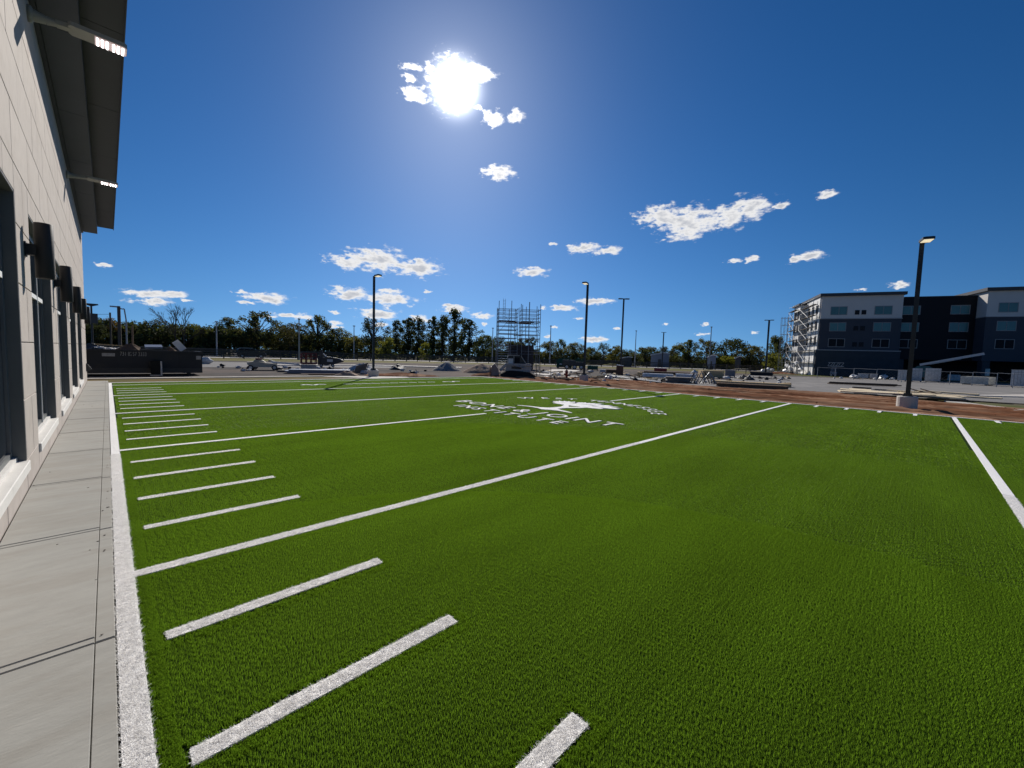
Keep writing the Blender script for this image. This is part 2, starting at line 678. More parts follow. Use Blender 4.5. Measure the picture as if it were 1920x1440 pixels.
m_darkwood = mat('weathered_timber', (0.14, 0.092, 0.062), 0.9, 0.25, 3.0, stretch=(0.4, 6, 6), spec=0.15, per_object=0.2)
m_greywood = mat('grey_timber', (0.20, 0.185, 0.17), 0.9, 0.25, 3.0, stretch=(0.4, 6, 6), spec=0.15, per_object=0.2)
m_fence = mat('fence_board', (0.085, 0.075, 0.066), 0.85, 0.25, 2.0, spec=0.2)

# ------------------------------------------------------------------ ground, pavings
gm_ = MB()
N_ = 2400
gm_.add([(-N_, -N_, -0.06), (N_, -N_, -0.06), (N_, N_, -0.06), (-N_, N_, -0.06)], [(0, 1, 2, 3)])
tag(gm_.build('ground', m_ground), kind='structure')

FX0, FX1, FY0, FY1 = 0.0, 19.98, -6.0, 23.35
sheet('parking_lot', [(-40, 26.4), (9.8, 26.4), (13.2, 23.9), (24.6, 22.6), (29, 13), (31.5, 3), (34, -8), (60, -30), (95, -30), (78, 18), (72, 36), (46, 63), (-40, 63)], -0.030, m_lot)
sheet('asphalt', [(28.5, 14.5), (31.5, 3.2), (34.5, -8), (60, -30), (93, -30), (77, 6), (66, 18), (44, 22), (34, 20)], -0.024, m_lotgrey)
sheet('asphalt', [(-40, 43), (24, 41), (27, 49), (10, 58), (-40, 60)], -0.0235, m_lotgrey)
sheet('grass_verge', [(-60, 62.5), (46, 62.5), (60, 50), (73, 36), (79, 18), (84, 20), (98, 36), (74, 66), (52, 81), (-60, 81)], -0.034, m_verge)
sheet('road', [(-90, 83), (52, 83.5), (80, 65.5), (104, 43.5), (128, 20), (142, 30), (119, 60), (92, 85), (60, 104), (-90, 103)], -0.02, m_road)
sheet('road_shoulder', [(-90, 82.6), (51.5, 83.0), (79, 65), (103, 43), (127, 19), (127.6, 19.5), (103.8, 43.7), (79.8, 65.8), (52, 84.0), (-90, 83.6)], -0.012, m_conc)
sheet('lawn', [(-9, 23.5), (11.4, 23.5), (10.9, 24.5), (9.4, 26.15), (-9, 26.15)], -0.012, m_dry)
# pale kerb along the lot and the wedge of new concrete beside the lamp post
sheet('kerb', [(-30, 26.15), (9.4, 26.15), (9.9, 26.7), (-30, 26.7)], 0.03, m_conc, thick=0.12)
sheet('concrete_pad', [(9.42, 26.14), (10.95, 24.5), (11.45, 23.52), (14.2, 23.9), (14.4, 24.6), (12.9, 25.4), (9.95, 26.7)], 0.012, m_conc, thick=0.08)
# border kerbs of the turf: far end and right side
sheet('turf_border', [(-0.2, 23.36), (24.0, 23.36), (24.0, 23.48), (-0.2, 23.48)], 0.025, m_conc, thick=0.1)
sheet('kerb', [G(498, 685.5), G(690, 685.5), G(865, 690), G(866, 688.8), G(690, 684.4), G(498, 684.6)], 0.06, m_conc, thick=0.1)
sheet('kerb', [G(1020, 706), G(1075, 705), G(1165, 711), G(1210, 713), G(1212, 714.4), G(1160, 712.8), G(1075, 706.6), G(1022, 707.6)], 0.03, m_conc, thick=0.1)
sheet('concrete_pad', [G(1000, 700), G(1035, 692.5), G(1062, 692.5), G(1088, 694.5), G(1060, 702), G(1022, 703.5)], 0.0, m_conc, thick=0.06)
sheet('concrete_pad', [G(1775, 750), G(1925, 768), G(1925, 772), G(1850, 762), G(1770, 751.5)], 0.0, m_conc, thick=0.05)
sheet('kerb', [G(1790, 741.5), G(1925, 744.5), G(1925, 740.0), G(1850, 741)], 0.03, m_conc, thick=0.1)

# red clay beside the turf, with wheel ruts along the touchline
NX, NY = 46, 190
X0, X1, Y0, Y1 = 20.06, 31.0, -9.0, 23.0
NX = 64
cv, cf = [], []
for j in range(NY + 1):
    y = Y0 + (Y1 - Y0) * j / NY
    edge = float(np.interp(y, (-9, -3.2, -0.6, 1.5, 3.8, 6.7, 9.2, 11, 13.6, 16, 20, 21.5, 23), (29.5, 28.9, 29.5, 31.0, 31.6, 29.6, 28.2, 28.8, 29.8, 30.2, 28.5, 25.5, 22.5))) + 0.4 * mnoise.noise(Vector((y * 0.8, 0, 0)))
    for i in range(NX + 1):
        s = i / NX
        x = X0 + (edge - X0) * s
        rut = 0.0
        for cx, w, dp in ((21.3, 0.32, 0.05), (22.6, 0.3, 0.06), (24.0, 0.35, 0.07), (25.5, 0.3, 0.06), (26.6, 0.35, 0.05)):
            wob = cx + 0.25 * mnoise.noise(Vector((y * 0.22, cx * 3, 1)))
            q = abs(x - wob) / w
            if q < 2.2:
                rut += 1.7 * dp * (-math.exp(-q * q * 2) + 0.7 * math.exp(-(q - 1.25) ** 2 * 8))
        z = 0.01 + rut * (0.7 + 0.6 * mnoise.noise(Vector((x, y * 1.5, 5)))) + 0.05 * mnoise.fractal(Vector((x * 1.1, y * 0.8, 0)), 1.0, 2.0, 5) + 0.03 * mnoise.noise(Vector((x * 5, y * 4, 2)))
        z += 0.10 * mnoise.noise(Vector((x * 1.5, y * 0.07, 8))) + 0.06 * mnoise.noise(Vector((x * 3.4, y * 0.12, 4))) + 0.02
        z *= min(1.0, s * 9 + 0.15) * min(1, (1 - s) * 8 + 0.1)
        cv.append((x, y, z - 0.012))
for j in range(NY):
    for i in range(NX):
        a = j * (NX + 1) + i
        cf.append((a, a + 1, a + NX + 2, a + NX + 1))
me = bpy.data.meshes.new('dirt')
me.from_pydata(cv, [], cf)
me.materials.append(m_clay)
me.polygons.foreach_set('use_smooth', [True] * len(cf))
tag(link('dirt', me), kind='structure')
# clods lying in the dirt
mb = MB()
for k in range(260):
    y = rng.uniform(-7, 21)
    x = 20.4 + rng.random() ** 0.8 * 8.0
    s = 0.014 + 0.032 * rng.random() ** 3
    mb.blob((x, y, 0.015 + s * 0.4), (s * 1.3, s, s * 0.7), k, 0.5, 6, 4)
tag(mb.build('clods', m_clay), kind='stuff')

# ------------------------------------------------------------------ turf with its inlaid lines
YD = 0.9130
KY = 3.673                     # yard line nearest the eye's right; lines follow every five yards
HL = 0.0155
m_turfbase = mat('turf_backing', (0.016, 0.036, 0.005), 0.95, 0.25, 1.3, bump=0.012, bscale=90.0, spec=0.05)
m_line = mat('white_turf', (0.90, 0.89, 0.88), 0.85, 0.1, 60.0, bump=0.01, bscale=120.0, spec=0.1)
m_blade = leafy('turf_blade', (0.124, 0.232, 0.019), 0.58, 0.45, 0.5, spec=0.15, tint=(1.2, 1.15, 0.8), patches=0.16)
m_wblade = leafy('white_turf_blade', (0.90, 0.89, 0.88), 0.5, 0.06, 0.6, tint=(1.1, 1.1, 1.1))
turf = sheet('turf', [(FX0, FY0), (FX1, FY0), (FX1, FY1), (FX0, FY1)], 0.0, m_turfbase)

LINES = []                     # x0, x1, y0, y1, name
LINES.append((0.0, 0.092, FY0, FY1, 'side_line'))
LINES.append((FX1 - 0.115, FX1, FY0, FY1, 'side_line'))
LINES.append((0.092, FX1 - 0.115, FY1 - 0.09, FY1, 'end_line'))
for k in range(-9, 19):
    y = KY + k * YD
    if k % 5 == 0:
        if k == 5:
            LINES.append((0.092, 7.25, y - 0.05, y + 0.05, 'yard_line'))
            LINES.append((13.55, FX1 - 0.115, y - 0.05, y + 0.05, 'yard_line'))
        else:
            LINES.append((0.092, FX1 - 0.115, y - 0.05, y + 0.05, 'yard_line'))
    else:
        LINES.append((0.187, 1.41, y - 0.043, y + 0.043, 'hash_mark'))
        LINES.append((FX1 - 0.78, FX1 - 0.117, y - 0.05, y + 0.05, 'hash_mark'))
LINES.append((0.092, FX1 - 0.115, KY + 20 * YD - 0.05, KY + 20 * YD + 0.05, 'yard_line'))
split = []
for (x0, x1, y0, y1, nm) in LINES:
    if x1 - x0 > 9 and y0 < 9:
        split += [(x0, 8.0, y0, y1, nm), (8.0, x1, y0, y1, nm)]
    else:
        split.append((x0, x1, y0, y1, nm))
LINES = split
for i, (x0, x1, y0, y1, nm) in enumerate(LINES):
    near_ = math.hypot(max(x0, 0), max(y0, 0)) < 7.5 and (x1 < 9)
    z1 = (0.0112 if near_ else HL) if nm != 'side_line' else (0.0115 if x0 < 1 else HL + 0.008)
    MB().span(x0, x1, y0, y1, 0.003, z1).build(nm, m_line, turf)



def letter_mesh(ch, size, sx=1.0):
    cu = bpy.data.curves.new('turf_letter', 'FONT')
    cu.body = ch
    cu.size = size
    cu.align_x = 'CENTER'
    cu.extrude = 0.005
    cu.resolution_u = 3
    ob = bpy.data.objects.new('turf_letter', cu)
    me_ = bpy.data.meshes.new_from_object(ob)
    me_.materials.clear()
    me_.materials.append(m_line)
    bpy.data.objects.remove(ob)
    n_ = len(me_.vertices)
    co = np.zeros(n_ * 3)
    me_.vertices.foreach_get('co', co)
    co = co.reshape(-1, 3)
    cap = size * 0.35
    co[:, 1] -= cap
    co[:, 0] *= sx
    co[:, 2] = np.where(co[:, 2] > 0, HL + 0.002, 0.002)
    me_.vertices.foreach_set('co', co.ravel())
    me_.update()
    return me_


def letter_row(text, x, ys, size, sx=1.0):
    """Letters whose feet point to -X and which read towards -Y."""
    for ch, y in zip(text, ys):
        o = link('turf_letter', letter_mesh(ch, size, sx), turf, (x, y, 0), -math.pi / 2)


letter_row('BONE', 8.62, (10.88, 10.2, 9.47, 8.86), 0.80)
letter_row('&', 8.58, (8.10,), 0.80)
letter_row('JOINT', 8.62, (7.42, 6.86, 6.36, 5.88, 5.22), 0.80)
letter_row('INSTITUTE', 7.76, (10.05, 9.62, 9.13, 8.62, 8.2, 7.79, 7.22, 6.62, 6.12), 0.66)
AC, AR = (10.15, 7.95), 2.93
for ch, a in zip('WEST', (64.5, 50.5, 40.0, 30.0)):
    o = link('turf_letter', letter_mesh(ch, 0.64), turf, (AC[0] + AR * math.cos(R(a)), AC[1] + AR * math.sin(R(a)), 0), R(a) - math.pi / 2)
for ch, a in zip('TENNESSEE', (13.5, 6.5, -2.5, -12.0, -21.5, -31.0, -40.0, -49.5, -60.5)):
    o = link('turf_letter', letter_mesh(ch, 0.64), turf, (AC[0] + AR * math.cos(R(a)), AC[1] + AR * math.sin(R(a)), 0), R(a) - math.pi / 2)

# the tree emblem: spread roots, leaning stem, ragged crown.  Outline as (forward x, across y)
stem = [(9.42, 9.12), (9.56, 8.75), (9.62, 8.35), (9.80, 8.12), (10.35, 8.10), (10.85, 8.35), (11.0, 8.28), (10.55, 7.95), (10.75, 7.72), (11.2, 7.55), (11.15, 7.42), (10.6, 7.55), (10.25, 7.78), (9.82, 7.82), (9.66, 7.55), (9.50, 7.02), (9.40, 6.98), (9.47, 7.5), (9.40, 7.78), (9.28, 8.0), (9.42, 8.3), (9.44, 8.7), (9.34, 9.1)]
MB().prism(stem, 0.003, HL + 0.002, 'z').build('emblem', m_line, turf)
crown_m = MB()
for k in range(44):
    t = k / 43
    a = R(108 - 216 * t)
    rr = 0.85 + 0.3 * rng.random()
    bx = 11.35 + 0.22 * math.cos(a)
    by = 8.02 + 0.85 * math.sin(a) * (1.0 if rng.random() < 0.7 else 0.5)
    tx = bx + (0.35 + 0.45 * rng.random()) * math.cos(a * 0.8)
    ty = by + (0.25 + 0.35 * rng.random()) * math.sin(a)
    nx_, ny_ = -(ty - by), (tx - bx)
    l_ = math.hypot(nx_, ny_)
    nx_, ny_ = nx_ / l_ * 0.09, ny_ / l_ * 0.09
    zt = HL + 0.002 + 0.0002 * k
    crown_m.prism([(bx, by), ((bx + tx) / 2 + nx_, (by + ty) / 2 + ny_), (tx, ty), ((bx + tx) / 2 - nx_, (by + ty) / 2 - ny_)], 0.003, zt, 'z')
pts = [(11.05 + 0.0 + 0.55 * math.cos(R(a)) * (1 if math.cos(R(a)) > 0 else 0.35), 8.02 + 1.0 * math.sin(R(a))) for a in range(0, 360, 20)]
crown_m.prism(pts, 0.003, HL + 0.0015, 'z')
crown_m.build('emblem', m_line, turf)
# marks of the end zone
for (px0, px1, py) in ((566, 611, 722.5), (832, 862, 716.5)):
    a, b = G(px0, py), G(px1, py - 1.0)
    d = (b - a)
    nrm_ = Vector((-d.y, d.x, 0)).normalized()
    w = 0.22
    zs = [a, a + d * 0.2 + nrm_ * w, a + d * 0.42 - nrm_ * w, a + d * 0.75 + nrm_ * w, b]
    mm_ = MB()
    for p, q in zip(zs[:-1], zs[1:]):
        mm_.bar((p.x, p.y, 0.012), (q.x, q.y, 0.012), 0.16, 0.016)
    mm_.build('end_zone_mark', m_line, turf)
for k in range(10):
    a = G(652 + k * 17.4, 720.6 - k * 0.42)
    MB().box((a.x, a.y, 0.011), (0.42, 0.13, 0.018), R(-32)).build('end_zone_mark', m_line, turf)

# blades: tufts set over the whole field, denser near the eye
def tuft(name, nblades, rad, h, material, lean=0.55, width=0.0032, square=False):
    vs, fs = [], []
    for _ in range(nblades):
        r_ = rad * math.sqrt(rng.random())
        a = rng.uniform(0, 2 * math.pi)
        x, y = r_ * math.cos(a), r_ * math.sin(a)
        if square:
            x, y = rng.uniform(-rad, rad), rng.uniform(-rad, rad)
        hh = h * rng.uniform(0.7, 1.15)
        b = rng.uniform(0, 2 * math.pi)
        w = width * rng.uniform(0.8, 1.3)
        wx, wy = math.cos(b) * w, math.sin(b) * w
        c = rng.uniform(0, 2 * math.pi)
        le = lean * rng.random() * hh
        lx, ly = math.cos(c) * le, math.sin(c) * le
        o = len(vs)
        vs += [(x - wx, y - wy, 0), (x + wx, y + wy, 0), (x + wx * 0.9 + lx * 0.4, y + wy * 0.9 + ly * 0.4, hh * 0.62), (x - wx * 0.9 + lx * 0.4, y - wy * 0.9 + ly * 0.4, hh * 0.62), (x + wx * 0.4 + lx * 1.3, y + wy * 0.4 + ly * 1.3, hh), (x - wx * 0.4 + lx * 1.3, y - wy * 0.4 + ly * 1.3, hh)]
        fs += [(o, o + 1, o + 2, o + 3), (o + 3, o + 2, o + 4, o + 5)]
    me_ = bpy.data.meshes.new(name)
    me_.from_pydata(vs, [], fs)
    me_.materials.append(material)
    me_.update()
    return bpy.data.objects.new(name, me_)


def scatter(name, pts_, tuft_ob, smin, smax, parent=None, quarter=False):
    me_ = bpy.data.meshes.new(name)
    me_.from_pydata([tuple(p) for p in pts_], [], [])
    o = link(name, me_, parent)
    ng = bpy.data.node_groups.new(name, 'GeometryNodeTree')
    ng.interface.new_socket('Geometry', in_out='INPUT', socket_type='NodeSocketGeometry')
    ng.interface.new_socket('Geometry', in_out='OUTPUT', socket_type='NodeSocketGeometry')
    gi, go = ng.nodes.new('NodeGroupInput'), ng.nodes.new('NodeGroupOutput')
    iop = ng.nodes.new('GeometryNodeInstanceOnPoints')
    ob = ng.nodes.new('GeometryNodeObjectInfo')
    ob.inputs[0].default_value = tuft_ob
    ob.inputs['As Instance'].default_value = True
    rr = ng.nodes.new('FunctionNodeRandomValue')
    rr.data_type = 'FLOAT_VECTOR'
    rr.inputs[0].default_value = (-0.06, -0.06, 0)
    rr.inputs[1].default_value = (0.06, 0.06, 6.283)
    rs = ng.nodes.new('FunctionNodeRandomValue')
    rs.data_type = 'FLOAT'
    rs.inputs[2].default_value = smin
    rs.inputs[3].default_value = smax
    rs.inputs['Seed'].default_value = 5
    ng.links.new(gi.outputs[0], iop.inputs['Points'])
    ng.links.new(ob.outputs['Geometry'], iop.inputs['Instance'])
    if quarter:                      # square patches: quarter turns only, so that they tile evenly
        ri = ng.nodes.new('FunctionNodeRandomValue')
        ri.data_type = 'INT'
        ri.inputs[4].default_value = 0
        ri.inputs[5].default_value = 3
        mq = ng.nodes.new('ShaderNodeMath')
        mq.operation = 'MULTIPLY'
        mq.inputs[1].default_value = math.pi / 2
        cq = ng.nodes.new('ShaderNodeCombineXYZ')
        ng.links.new(ri.outputs[2], mq.inputs[0])
        ng.links.new(mq.outputs[0], cq.inputs[2])
        ng.links.new(cq.outputs[0], iop.inputs['Rotation'])
    else:
        ng.links.new(rr.outputs[0], iop.inputs['Rotation'])
    ng.links.new(rs.outputs[1], iop.inputs['Scale'])
    ng.links.new(iop.outputs[0], go.inputs[0])
    md = o.modifiers.new('blades', 'NODES')
    md.node_group = ng
    o['kind'] = 'stuff'
    return o


def in_lines(x, y, pad=0.0):
    r_ = np.zeros(len(x), bool)
    for (x0, x1, y0, y1, nm) in LINES:
        r_ |= (x > x0 - pad) & (x < x1 + pad) & (y > y0 - pad) & (y < y1 + pad)
    return r_


# footprint of every letter and emblem, on a 2 cm grid, so that green blades keep off them
GR = np.zeros((1200, 1250), bool)
bpy.context.view_layer.update()
for ch_ in turf.children:
    if ch_.name.split('.')[0] not in ('turf_letter', 'emblem', 'end_zone_mark'):
        continue
    me_ = ch_.data
    me_.calc_loop_triangles()
    mw = ch_.matrix_world
    P_ = np.array([(mw @ v.co)[:2] for v in me_.vertices])
    for tri in me_.loop_triangles:
        a_, b_, c_ = P_[list(tri.vertices)]
        den = (b_[0] - a_[0]) * (c_[1] - a_[1]) - (b_[1] - a_[1]) * (c_[0] - a_[0])
        if abs(den) < 1e-6:
            continue
        lo = np.floor((np.minimum(np.minimum(a_, b_), c_) - 0.02) / 0.02).astype(int)
        hi = np.ceil((np.maximum(np.maximum(a_, b_), c_) + 0.02) / 0.02).astype(int)
        gx, gy = np.meshgrid(np.arange(lo[0], hi[0] + 1), np.arange(lo[1], hi[1] + 1), indexing='ij')
        qx, qy = gx * 0.02 + 0.01, gy * 0.02 + 0.01
        u_ = ((qx - a_[0]) * (c_[1] - a_[1]) - (qy - a_[1]) * (c_[0] - a_[0])) / den
        w_ = ((b_[0] - a_[0]) * (qy - a_[1]) - (b_[1] - a_[1]) * (qx - a_[0])) / den
        ok = (u_ > -0.1) & (w_ > -0.1) & (u_ + w_ < 1.1) & (gx >= 0) & (gy >= 0) & (gx < 1200) & (gy < 1250)
        GR[gx[ok], gy[ok]] = True


def in_mark(x, y):
    ix, iy = np.clip((x / 0.02).astype(int), 1, 1198), np.clip((y / 0.02).astype(int), 1, 1248)
    r_ = np.zeros(len(x), bool)
    for dx in (-1, 0, 1):
        for dy in (-1, 0, 1):
            r_ |= GR[ix + dx, iy + dy]
    return r_


def field_points(step, rmin, rmax, xlim=(0.0, 19.98), ylim=(-3.6, 23.3)):
    gx, gy = np.meshgrid(np.arange(xlim[0] + step / 2, xlim[1], step), np.arange(ylim[0], ylim[1], step), indexing='ij')
    x, y = gx.ravel(), gy.ravel()
    rr_ = np.hypot(x, y)
    k = (rr_ >= rmin) & (rr_ < rmax) & (y > -0.13 * x - 0.15) & (x < xlim[1]) & (x > 0) & (y < ylim[1])
    return x[k], y[k]


PH = 0.0135
t_near = tuft('grass_tuft', 105, 0.022, PH * 1.15, m_blade, width=0.00066, lean=0.24, square=True)
t_mid = tuft('grass_tuft', 190, 0.040, PH, m_blade, width=0.0012, lean=0.75, square=True)
t_far = tuft('grass_tuft', 200, 0.065, PH, m_blade, width=0.0030, lean=1.2, square=True)
w_near = tuft('white_tuft', 18, 0.010, 0.0125, m_wblade, width=0.0011, lean=1.0)
for nm, tf, step, a, b in (('turf_pile', t_near, 0.042, 0.0, 4.6), ('turf_pile', t_mid, 0.078, 4.5, 9.5), ('turf_pile', t_far, 0.125, 9.3, 40.0)):
    x, y = field_points(step, a, b)
    k = ~in_lines(x, y, (0.02, 0.034, 0.022)[(a > 1) + (a > 9)])
    if b > 5:
        k &= ~in_mark(x, y)
    scatter(nm, np.stack([x[k], y[k], np.zeros(k.sum())], 1), tf, 1.0, 1.0, quarter=True)
# a narrow second sowing right up to the lines
t_edge = tuft('grass_tuft', 16, 0.010, PH, m_blade, width=0.0011, lean=0.6)
xe, ye = [], []
for (x0, x1, y0, y1, nm) in LINES:
    if y1 < -1 or y0 > 12:
        continue
    n_ = int(((x1 - x0) + (y1 - y0)) * 2 * 0.07 * 4200)
    x = rng.uniform(x0 - 0.07, x1 + 0.07, n_ * 2)
    y = rng.uniform(max(y0, -1) - 0.07, min(y1, 12) + 0.07, n_ * 2)
    xe.append(x); ye.append(y)
xe, ye = np.concatenate(xe), np.concatenate(ye)
k = ~in_lines(xe, ye, 0.008) & in_lines(xe, ye, 0.075) & (np.hypot(xe, ye) < 12) & (ye > -0.13 * xe - 0.15) & (xe > 0.05)
scatter('turf_pile', np.stack([xe[k], ye[k], np.zeros(k.sum())], 1), t_edge, 0.9, 1.1)
# pile of the white inlay near the eye
xs, ys = [], []
for (x0, x1, y0, y1, nm) in LINES:
    n_ = int((x1 - x0) * (min(y1, 9) - max(y0, -1)) * 12000) if y1 > -1 and y0 < 9 else 0
    if n_ > 0:
        x = rng.uniform(x0 + 0.003, x1 - 0.003, n_)
        y = rng.uniform(max(y0, -1) + 0.003, min(y1, 9) - 0.003, n_)
        k = (np.hypot(x, y) < 8.0) & (y > -0.13 * x - 0.15)
        xs.append(x[k]); ys.append(y[k])
x, y = np.concatenate(xs), np.concatenate(ys)
scatter('white_turf_pile', np.stack([x, y, np.full(len(x), 0.003)], 1), w_near, 0.85, 1.15)

# ------------------------------------------------------------------ sidewalk of broom-finished slabs
m_slab = mat('broomed_concrete', (0.348, 0.340, 0.312), 0.9, 0.07, 9.0, bump=0.0015, bscale=40.0, stretch=(0.55, 1.7, 1.0), second=(0.325, 0.312, 0.282), sfac=0.52, sscale=2.4, spec=0.2, per_object=0.06, coord='Object')
m_gap = mat('joint_grit', (0.10, 0.085, 0.07), 0.95, 0.2, 20.0)
walk = sheet('sidewalk', [(-0.63, -6), (-0.004, -6), (-0.004, 24.72), (-0.63, 24.72)], -0.004, m_gap)
joints = [-6.0, -4.5, -2.6, -0.75, 1.09, 2.92, 4.75, 6.62, 8.45, 10.3, 12.1, 13.95, 15.8, 17.6, 19.45, 21.3, 23.1, 24.72]
for a, b in zip(joints[:-1], joints[1:]):
    g_ = 0.006
    mb = MB()
    # slab with a tooled margin along the turf side
    for (x0, x1, a0, b0, dz) in ((-0.622, -0.085, a + 0.058, b, 0.0), (-0.622, -0.085, a, a + 0.061, -0.0025), (-0.083, -0.008, a, b, -0.0025)):
        c_ = 0.006
        z1 = 0.018 + dz
        xa, xb, ya, yb = x0, x1, a0 + (g_ if a0 == a else 0.002), b0 - (g_ if b0 == b else 0.002)
        vs = [(xa, ya, -0.02), (xb, ya, -0.02), (xb, yb, -0.02), (xa, yb, -0.02), (xa, ya, z1 - c_), (xb, ya, z1 - c_), (xb, yb, z1 - c_), (xa, yb, z1 - c_), (xa + c_ * .5, ya + c_, z1), (xb - c_ * .5, ya + c_, z1), (xb - c_ * .5, yb - c_, z1), (xa + c_ * .5, yb - c_, z1)]
        mb.add(vs, [(0, 1, 5, 4), (1, 2, 6, 5), (2, 3, 7, 6), (3, 0, 4, 7), (4, 5, 9, 8), (5, 6, 10, 9), (6, 7, 11, 10), (7, 4, 8, 11), (8, 9, 10, 11)])
    mb.build('slab', m_slab, walk)

# turf crumbs and grit lying on the slabs
mb = MB()
for k in range(46):
    e = rng.random()
    x = -0.03 - 0.10 * rng.random() ** 2 if e < 0.5 else (-0.615 + 0.05 * rng.random() if e < 0.8 else rng.uniform(-0.6, -0.05))
    y = 1.5 + 14 * rng.random() ** 1.4
    s_ = 0.0025 + 0.0032 * rng.random() ** 2
    mb.blob((x, y, 0.018 + s_ * 0.3), (s_ * 1.8, s_, s_ * 0.6), k, 0.6, 6, 4)
tag(mb.build('grit', m_gap), kind='stuff')
# ------------------------------------------------------------------ clinic building on the left
m_block = mat('limestone_block', (0.475, 0.425, 0.385), 0.85, 0.06, 7.0, bump=0.0015, bscale=60.0, spec=0.25, per_object=0.05, second=(0.44, 0.39, 0.35), sfac=0.56, sscale=1.8)
m_mortar = mat('mortar', (0.30, 0.26, 0.225), 0.95, 0.1, 20.0)
m_sill = mat('cast_stone_sill', (0.70, 0.68, 0.645), 0.8, 0.06, 6.0, bump=0.001, bscale=60.0, second=(0.58, 0.56, 0.53), sfac=0.62, sscale=3.0)
m_jamb = mat('jamb_metal', (0.15, 0.153, 0.152), 0.55, 0.08, 3.0, spec=0.4)
m_frame = mat('window_frame_metal', (0.16, 0.165, 0.17), 0.45, 0.05, 4.0, spec=0.5)
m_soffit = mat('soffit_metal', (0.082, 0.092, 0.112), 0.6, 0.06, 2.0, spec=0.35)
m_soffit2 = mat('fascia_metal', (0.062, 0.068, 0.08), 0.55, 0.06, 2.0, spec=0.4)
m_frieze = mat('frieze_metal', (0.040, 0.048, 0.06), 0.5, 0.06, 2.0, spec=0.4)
m_bronze = mat('sconce_metal', (0.022, 0.022, 0.023), 0.6, 0.12, 40.0, bump=0.0006, bscale=300.0, spec=0.4)
m_lampgrey = mat('lamp_housing', (0.36, 0.355, 0.33), 0.55, 0.06, 8.0, spec=0.4)
m_led = mat('led_strip', (0.9, 0.9, 0.9), 0.5, 0.0, 1.0, emit=(1.0, 0.93, 0.92), estr=5.0)
m_ledplate = mat('led_plate', (0.5, 0.45, 0.45), 0.3, 0.05, 10.0, emit=(1.0, 0.74, 0.72), estr=0.30)
m_membrane = mat('roof_membrane', (0.3, 0.3, 0.3), 0.9, 0.1, 1.0)

WX, WY0, WY1, WZ = -0.63, -6.0, 24.72, 6.12
clinic = thing('clinic_building', 'pale limestone block building with tall dark windows and a deep charcoal eave', 'building', (WX, 0, 0))
# windows: (y0, y1); sill 0.30, head 3.10
WINS = [(4.08 + 3.555 * k, 6.60 + 3.555 * k) for k in range(-2, 5)]
SILL, HEAD = 0.315, 3.09
RD = 0.15
wall = MB()
ys_ = [WY0] + [v for w in WINS for v in w] + [WY1]
for a, b in zip(ys_[0::2], ys_[1::2]):
    wall.span(-0.40, -0.022, a, b, -0.3, HEAD)
wall.span(-0.40, -0.022, WY0, WY1, HEAD, WZ)
for a, b in WINS:
    wall.span(-0.40, -0.022, a, b, -0.3, SILL - 0.11)
wall.span(-9.0, -8.7, WY0, WY1, -0.3, WZ)
wall.span(-9.0, -0.40, WY1 - 0.3, WY1 - 0.02, -0.3, WZ)
wall.span(-9.0, -0.40, WY0, WY0 + 0.3, -0.3, WZ)
wo_ = wall.build('wall', m_mortar, clinic)
# running bond of large blocks, cut round the openings
CZ = [-0.05, SILL - 0.0, 0.955, 1.56, 2.17, 2.78, HEAD + 0.0, 3.70, 4.31, 4.92, 5.53, WZ]
CZ = [-0.05, 0.315, 0.955, 1.56, 2.17, 2.78, 3.39, 4.0, 4.61, 5.22, 5.83, WZ]
g_ = 0.0042
nb = 0
for r in range(len(CZ) - 1):
    z0, z1 = CZ[r], CZ[r + 1]
    off = 0.0 if r % 2 == 0 else 0.61
    y = WY0 - 1.22 + off + 0.38
    while y < WY1:
        ya, yb = max(y, WY0), min(y + 1.22, WY1)
        y += 1.22
        if yb - ya < 0.03:
            continue
        pieces = [(ya, yb, z0, z1)]
        for a, b in WINS:
            nxt = []
            for (p, q, c, d) in pieces:
                s0 = SILL - 0.11
                if q <= a or p >= b or d <= s0 or c >= HEAD:
                    nxt.append((p, q, c, d))
                    continue
                if p < a:
                    nxt.append((p, a, c, d))
                if q > b:
                    nxt.append((b, q, c, d))
                if d > HEAD:
                    nxt.append((max(p, a), min(q, b), HEAD, d))
                if c < s0:
                    nxt.append((max(p, a), min(q, b), c, s0))
            pieces = nxt
        for (p, q, c, d) in pieces:
            if q - p < 0.04 or d - c < 0.04:
                continue
            ins = 0.0012 * rng.random()
            o = MB().bev(-0.06, 0.0 - ins, p + g_, q - g_, c + g_, d - g_, 0.004).build('block', m_block, clinic)
            nb += 1
print('wall blocks', nb)
